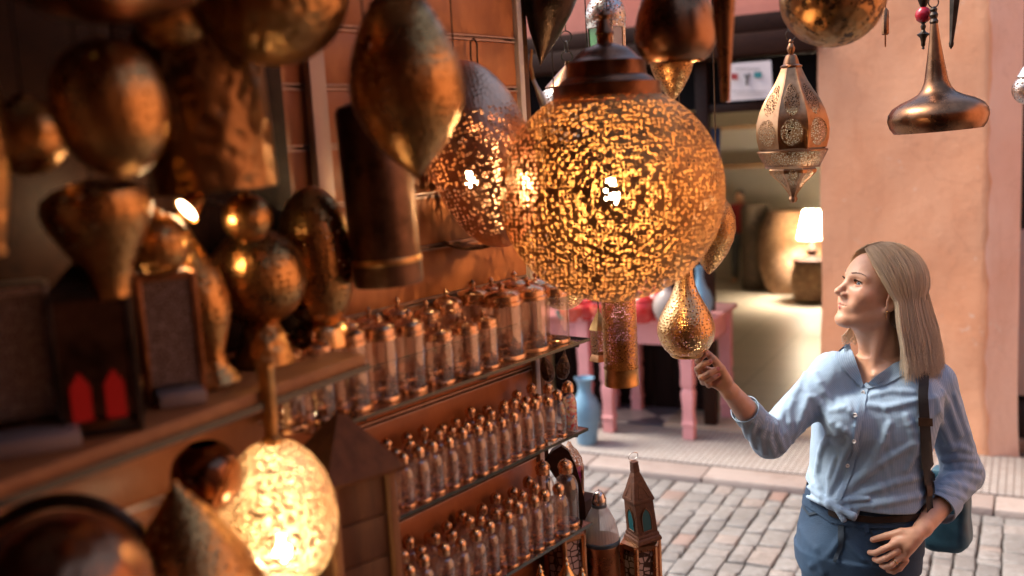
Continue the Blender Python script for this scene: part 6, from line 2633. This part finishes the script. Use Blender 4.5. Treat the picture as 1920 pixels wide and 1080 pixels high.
def lattice_lantern(px, ytop, d, rpx, label, seg=6, rz=0):
    k = d / F
    q = P(px, ytop, d)
    h = q[2] - DZ
    root = thing('lattice_lantern', label, 'lantern', (q[0], q[1], DZ), rz=rz, group='copper lattice lanterns beside the shelves')
    r = rpx * k
    g = G()
    g.lathe([(r * 0.94, 0.012), (r * 0.94, h - 0.008)], seg)
    g.build('lattice', MT['lattice'], root)
    g = G()
    for i in range(seg):
        a = 2 * math.pi * i / seg
        g.tube([(r * math.cos(a), r * math.sin(a), 0), (r * math.cos(a), r * math.sin(a), h - 0.004)], 0.0065, 6)
    g.lathe([(0.001, 0.0005), (r * 1.03, 0.0006), (r * 1.03, 0.012), (r * 0.95, 0.014)], seg)
    g.build('frame', MT['cop_plate'], root)
    g = G()
    g.lathe([(r * 1.02, h - 0.014), (r * 1.06, h - 0.012), (r * 1.06, h - 0.001), (r * 0.62, h), (r * 0.55, h + 0.002)], seg)
    tp = g.build('top_plate', MT['cop_plate'], root)
    g = G()
    g.lathe([(r * 0.56, h + 0.0015), (0.001, h + 0.0016)], 24)
    g.build('pierced_disc', MT['lattice'], tp)
    return root, h


ll, h = lattice_lantern(1200, 1012, 2.40, 36, 'copper lantern with white star lattice under the dark wooden lantern', 6, R(10))
lattice_lantern(1058, 992, 2.30, 40, 'copper lantern with star lattice behind the end of the lowest glass shelf', 6, R(25))

# wooden lantern standing on the lattice lantern
loc = P(1206, 1016, 2.40)
k = 2.40 / F
wd_ = thing('dark_wooden_lantern', 'dark carved wooden lantern with tapering roof, wire loop and teal glass', 'lantern', (loc[0], loc[1], DZ + h + 0.0022), rz=R(28))
wd_.rotation_euler = (R(0), R(-5), R(24))
MT['carved'] = m_wood('carved_wood', (0.15, 0.055, 0.028), (0.045, 0.018, 0.012), 9, (1, 1, 1), 0.45, 0.5)
g = G()
q2 = math.sqrt(2)
g.lathe([(0.001, 0), (25 * q2 * k, 0.0004), (26 * q2 * k, 3 * k), (25 * q2 * k, 8 * k), (23 * q2 * k, 11 * k), (23 * q2 * k, 15 * k), (21.5 * q2 * k, 18 * k)], 4, phase=R(45))
g.build('base', MT['carved'], wd_, ang=20)
g = G()
g.lathe([(21 * q2 * k, 17 * k), (19.5 * q2 * k, 78 * k), (21.5 * q2 * k, 80 * k), (21.5 * q2 * k, 84 * k)], 4, phase=R(45))
g.build('body', MT['carved'], wd_, ang=20)
g = G()
g.lathe([(21.5 * q2 * k, 84 * k), (17 * q2 * k, 98 * k), (8 * q2 * k, 128 * k), (6 * q2 * k, 134 * k), (6.5 * q2 * k, 136 * k), (5.6 * q2 * k, 152 * k), (6.2 * q2 * k, 154 * k), (0.0005, 154.5 * k)], 4, phase=R(45))
g.build('roof', MT['carved'], wd_, ang=20)
t = NT('teal_glass')
M_TG = t.done(t.bsdf(Base_Color=(0.025, 0.11, 0.13), Roughness=0.12))
M_TG2 = MT['iron']
for i in range(4):
    Mz = Matrix.Rotation(R(90 * i), 3, 'Z')
    g = G()
    arch = [(-9.5, 24), (9.5, 24), (10, 50), (7, 60), (0, 68), (-7, 60), (-10, 50)]
    g.poly([(x * k, y * k) for x, y in arch], -21.4 * k, -19.2 * k, M=Mz)
    g.build('window', M_TG, wd_, smooth=False)
    g = G()
    pts = [Mz @ Vector((x * k, -21.2 * k, y * k)) for x, y in arch]
    g.tube([np.array(q) for q in pts], 1.3 * k, 6, closed=True)
    tri = [(-11, 87.5), (11, 87.5), (0, 118)]
    pts = [Mz @ Vector((x * k, -(21.6 - (y - 84) * .345) * k, y * k)) for x, y in tri]
    g.tube([np.array(q) for q in pts], 1.0 * k, 6, closed=True)
    g.build('arch_moulding', MT['wood_mid'], wd_)
g = G()
g.ring((0, 0, 164 * k), 8 * k, 0.7 * k, (0, 1, 0.2), 24, 6, sx=1.25)
g.build('wire_loop', MT['silver'], wd_)

# glass bell jar on a copper drum
loc = P(1130, 1092, 2.38)
k = 2.38 / F
bj = thing('bell_jar_lamp', 'ribbed glass bell jar with brass cap standing on a copper drum at the shelf end', 'lamp', (loc[0], loc[1], DZ))
zb = (loc[2] - DZ)
o1 = zb + 82 * k
g = G()
g.lathe([(0.001, 0), (35 * k, 0.0006), (36 * k, 0.004), (34 * k, 0.012), (33.5 * k, o1 - 8 * k), (35 * k, o1 - 6 * k), (35 * k, o1 - 2 * k)], 48)
g.build('drum', MT['cop_plate'], bj)
g = G()
g.lathe([(35.5 * k, o1 - 3 * k), (36.5 * k, o1), (36.5 * k, o1 + 4 * k), (34 * k, o1 + 6 * k)], 48)
g.build('blue_rim', m_plain('blue_grey_rim', (0.05, 0.085, 0.12), 0.3), bj)


def m_frost():
    t = NT('frosted_ribbed_glass')
    u = t.n('SeparateXYZ', _0=t.uv()).outputs[0]
    s = t.math('SINE', t.math('MULTIPLY', u, 2 * math.pi * 36))
    b = t.bsdf(Base_Color=(0.72, 0.72, 0.74), Roughness=0.18, Normal=t.bump(s, 0.3, 0.002))
    tr = t.n('BsdfTransparent', Color=(0.9, 0.9, 0.92, 1))
    lw = t.n('LayerWeight', Blend=0.4)
    return t.done(t.n('MixShader', _0=t.math('MULTIPLY_ADD', lw.outputs['Facing'], 0.5, 0.40), _1=tr, _2=b))


g = G()
g.lathe([(34.5 * k, o1 + 4 * k), (34.5 * k, o1 + 12 * k), (32 * k, o1 + 26 * k), (27 * k, o1 + 42 * k), (20 * k, o1 + 56 * k), (14.5 * k, o1 + 65 * k), (13 * k, o1 + 68 * k)], 56)
g.build('bell_glass', m_frost(), bj)
g = G()
g.lathe([(12.5 * k, o1 + 66 * k), (14 * k, o1 + 67 * k), (14 * k, o1 + 72 * k), (13 * k, o1 + 73 * k)], 32)
g.build('collar', m_plain('grey_collar', (0.12, 0.16, 0.19), 0.35), bj)
g = G()
g.lathe([(13 * k, o1 + 72 * k), (13.6 * k, o1 + 73 * k), (13.6 * k, o1 + 83 * k), (12 * k, o1 + 85 * k), (11 * k, o1 + 90 * k), (7.5 * k, o1 + 95 * k), (2 * k, o1 + 97 * k), (1.5 * k, o1 + 100 * k), (0.0004, o1 + 100.5 * k)], 32)
g.build('cap', MT['silver'], bj)

# pink glass lantern behind the shelf end
loc = P(1072, 930, 2.52)
k = 2.52 / F
pg = hang('pink_glass_lantern', 'copper lantern with magenta glass and pierced roof behind the end of the lowest shelf', 'lantern', 1072, 930, 2.52, [
    ('roof', [(27, 52), (28, 55), (24, 72), (15, 88), (6, 98), (3, 106)], MT['perf_copper'], 6, {'ang': 20}),
    ('base', [(20, 0), (26, 1), (26, 6), (23, 8)], MT['cop_plate'], 6, {'ang': 20})], wire=False, rz=R(20))
g = G()
g.lathe([(23.5 * k, 7 * k), (25 * k, 53 * k)], 6)
t = NT('magenta_glass')
b = t.bsdf(Base_Color=(0.40, 0.05, 0.22), Roughness=0.15)
b.inputs['Transmission Weight'].default_value = 0.3
g.build('glass', t.done(b), pg)
for i in range(6):
    a = 2 * math.pi * i / 6
    g = G()
    g.tube([(24 * k * math.cos(a), 24 * k * math.sin(a), 5 * k), (26 * k * math.cos(a), 26 * k * math.sin(a), 55 * k)], 1.6 * k, 6)
    g.build('post', MT['cop_plate'], pg)
g = G()
Ys = np.array(pg.location)
g.box((0, 0, (DZ - Ys[2]) / 2), (0.10, 0.10, Ys[2] - DZ - 0.002), SRZ, bev=0.004)
o = g.build('wooden_block', MT['darkwood'])
o.location = pg.location
tag(o, 'dark wooden block under the lantern with magenta glass', 'block')

# curved end board of the shelves
pts = [(1022, 868), (1036, 846), (1052, 836), (1066, 846), (1079, 872), (1089, 905), (1096, 938), (1099, 975), (1086, 985), (1062, 985), (1056, 940), (1044, 900)]
base = P(1070, 985, 2.36)
eb = thing('curved_board', 'dark brown curved wooden board closing the end of the lowest glass shelf', 'board', (base[0], base[1], DZ))
L3 = np.array(eb.location)
g = G()
fr_ = [P(x, y, 2.36) for x, y in pts]
lowp = [fr_[8] * [1, 1, 0] + [0, 0, DZ], fr_[9] * [1, 1, 0] + [0, 0, DZ]]
fr_ = fr_[:9] + lowp + fr_[9:]
n = len(fr_)
vs = [q - L3 for q in fr_] + [q + np.array([_f[0], _f[1], 0]) * 0.022 - L3 for q in fr_]
g._add(vs, [list(range(n))[::-1], [n + i for i in range(n)]] + [(i, (i + 1) % n, n + (i + 1) % n, n + i) for i in range(n)])
g.build('board', MT['darkwood'], eb)

# dark woven gourds hanging under the upper shelf end
for i, (px, py, dd, ln, lab) in enumerate(((1031, 716, 2.24, -10, 'left dark woven gourd hanging under the end of the upper glass shelf'), (1053, 712, 2.28, 9, 'right dark woven gourd hanging under the end of the upper glass shelf'))):
    hang('woven_gourd', lab, 'gourd', px, py, dd, [
        ('gourd', [(1, 0), (8, 4), (12, 14), (12, 26), (8, 38), (4, 46), (2, 52), (1, 58)], m_metal('woven_dark_%d' % i, (0.13, 0.06, 0.04), (0.03, 0.015, 0.01), 0.45, 60, 0.8, 160, metallic=0.2), 24, {'scallop': 12, 'samp': 0.08})], lean=ln, ztop=RZ1 - 0.012, group='dark gourds under the upper shelf')

# shiny brass lamps whose tips rise at the bottom edge
for px, py, dd, lab in ((1061, 1044, 2.16, 'shiny brass cone lamp with tall finial at the bottom edge, middle of three'), (1012, 1058, 2.12, 'shiny brass cone lamp at the bottom edge, left of three'), (1091, 1064, 2.20, 'shiny brass cone lamp at the bottom edge, right of three beside the copper drum')):
    q = P(px, py, dd)
    k = dd / F
    root = thing('brass_cone_lamp', lab, 'lamp', (q[0], q[1], DZ), group='brass cone lamps at the bottom edge')
    hh = q[2] - DZ
    g = G()
    g.lathe([(0.001, 0), (30 * k, 0.0005), (32 * k, 0.006), (30 * k, hh - 62 * k), (34 * k, hh - 58 * k), (30 * k, hh - 50 * k), (16 * k, hh - 36 * k), (9 * k, hh - 24 * k), (5 * k, hh - 16 * k)], 40)
    g.build('cone', MT['brass_pol'], root)
    g = G()
    g.lathe([(5 * k, hh - 17 * k), (7 * k, hh - 14 * k), (5 * k, hh - 11 * k), (3 * k, hh - 9 * k), (4.5 * k, hh - 6 * k), (3 * k, hh - 3 * k), (0.0003, hh)], 20)
    g.build('finial', MT['brass_pol'], root)
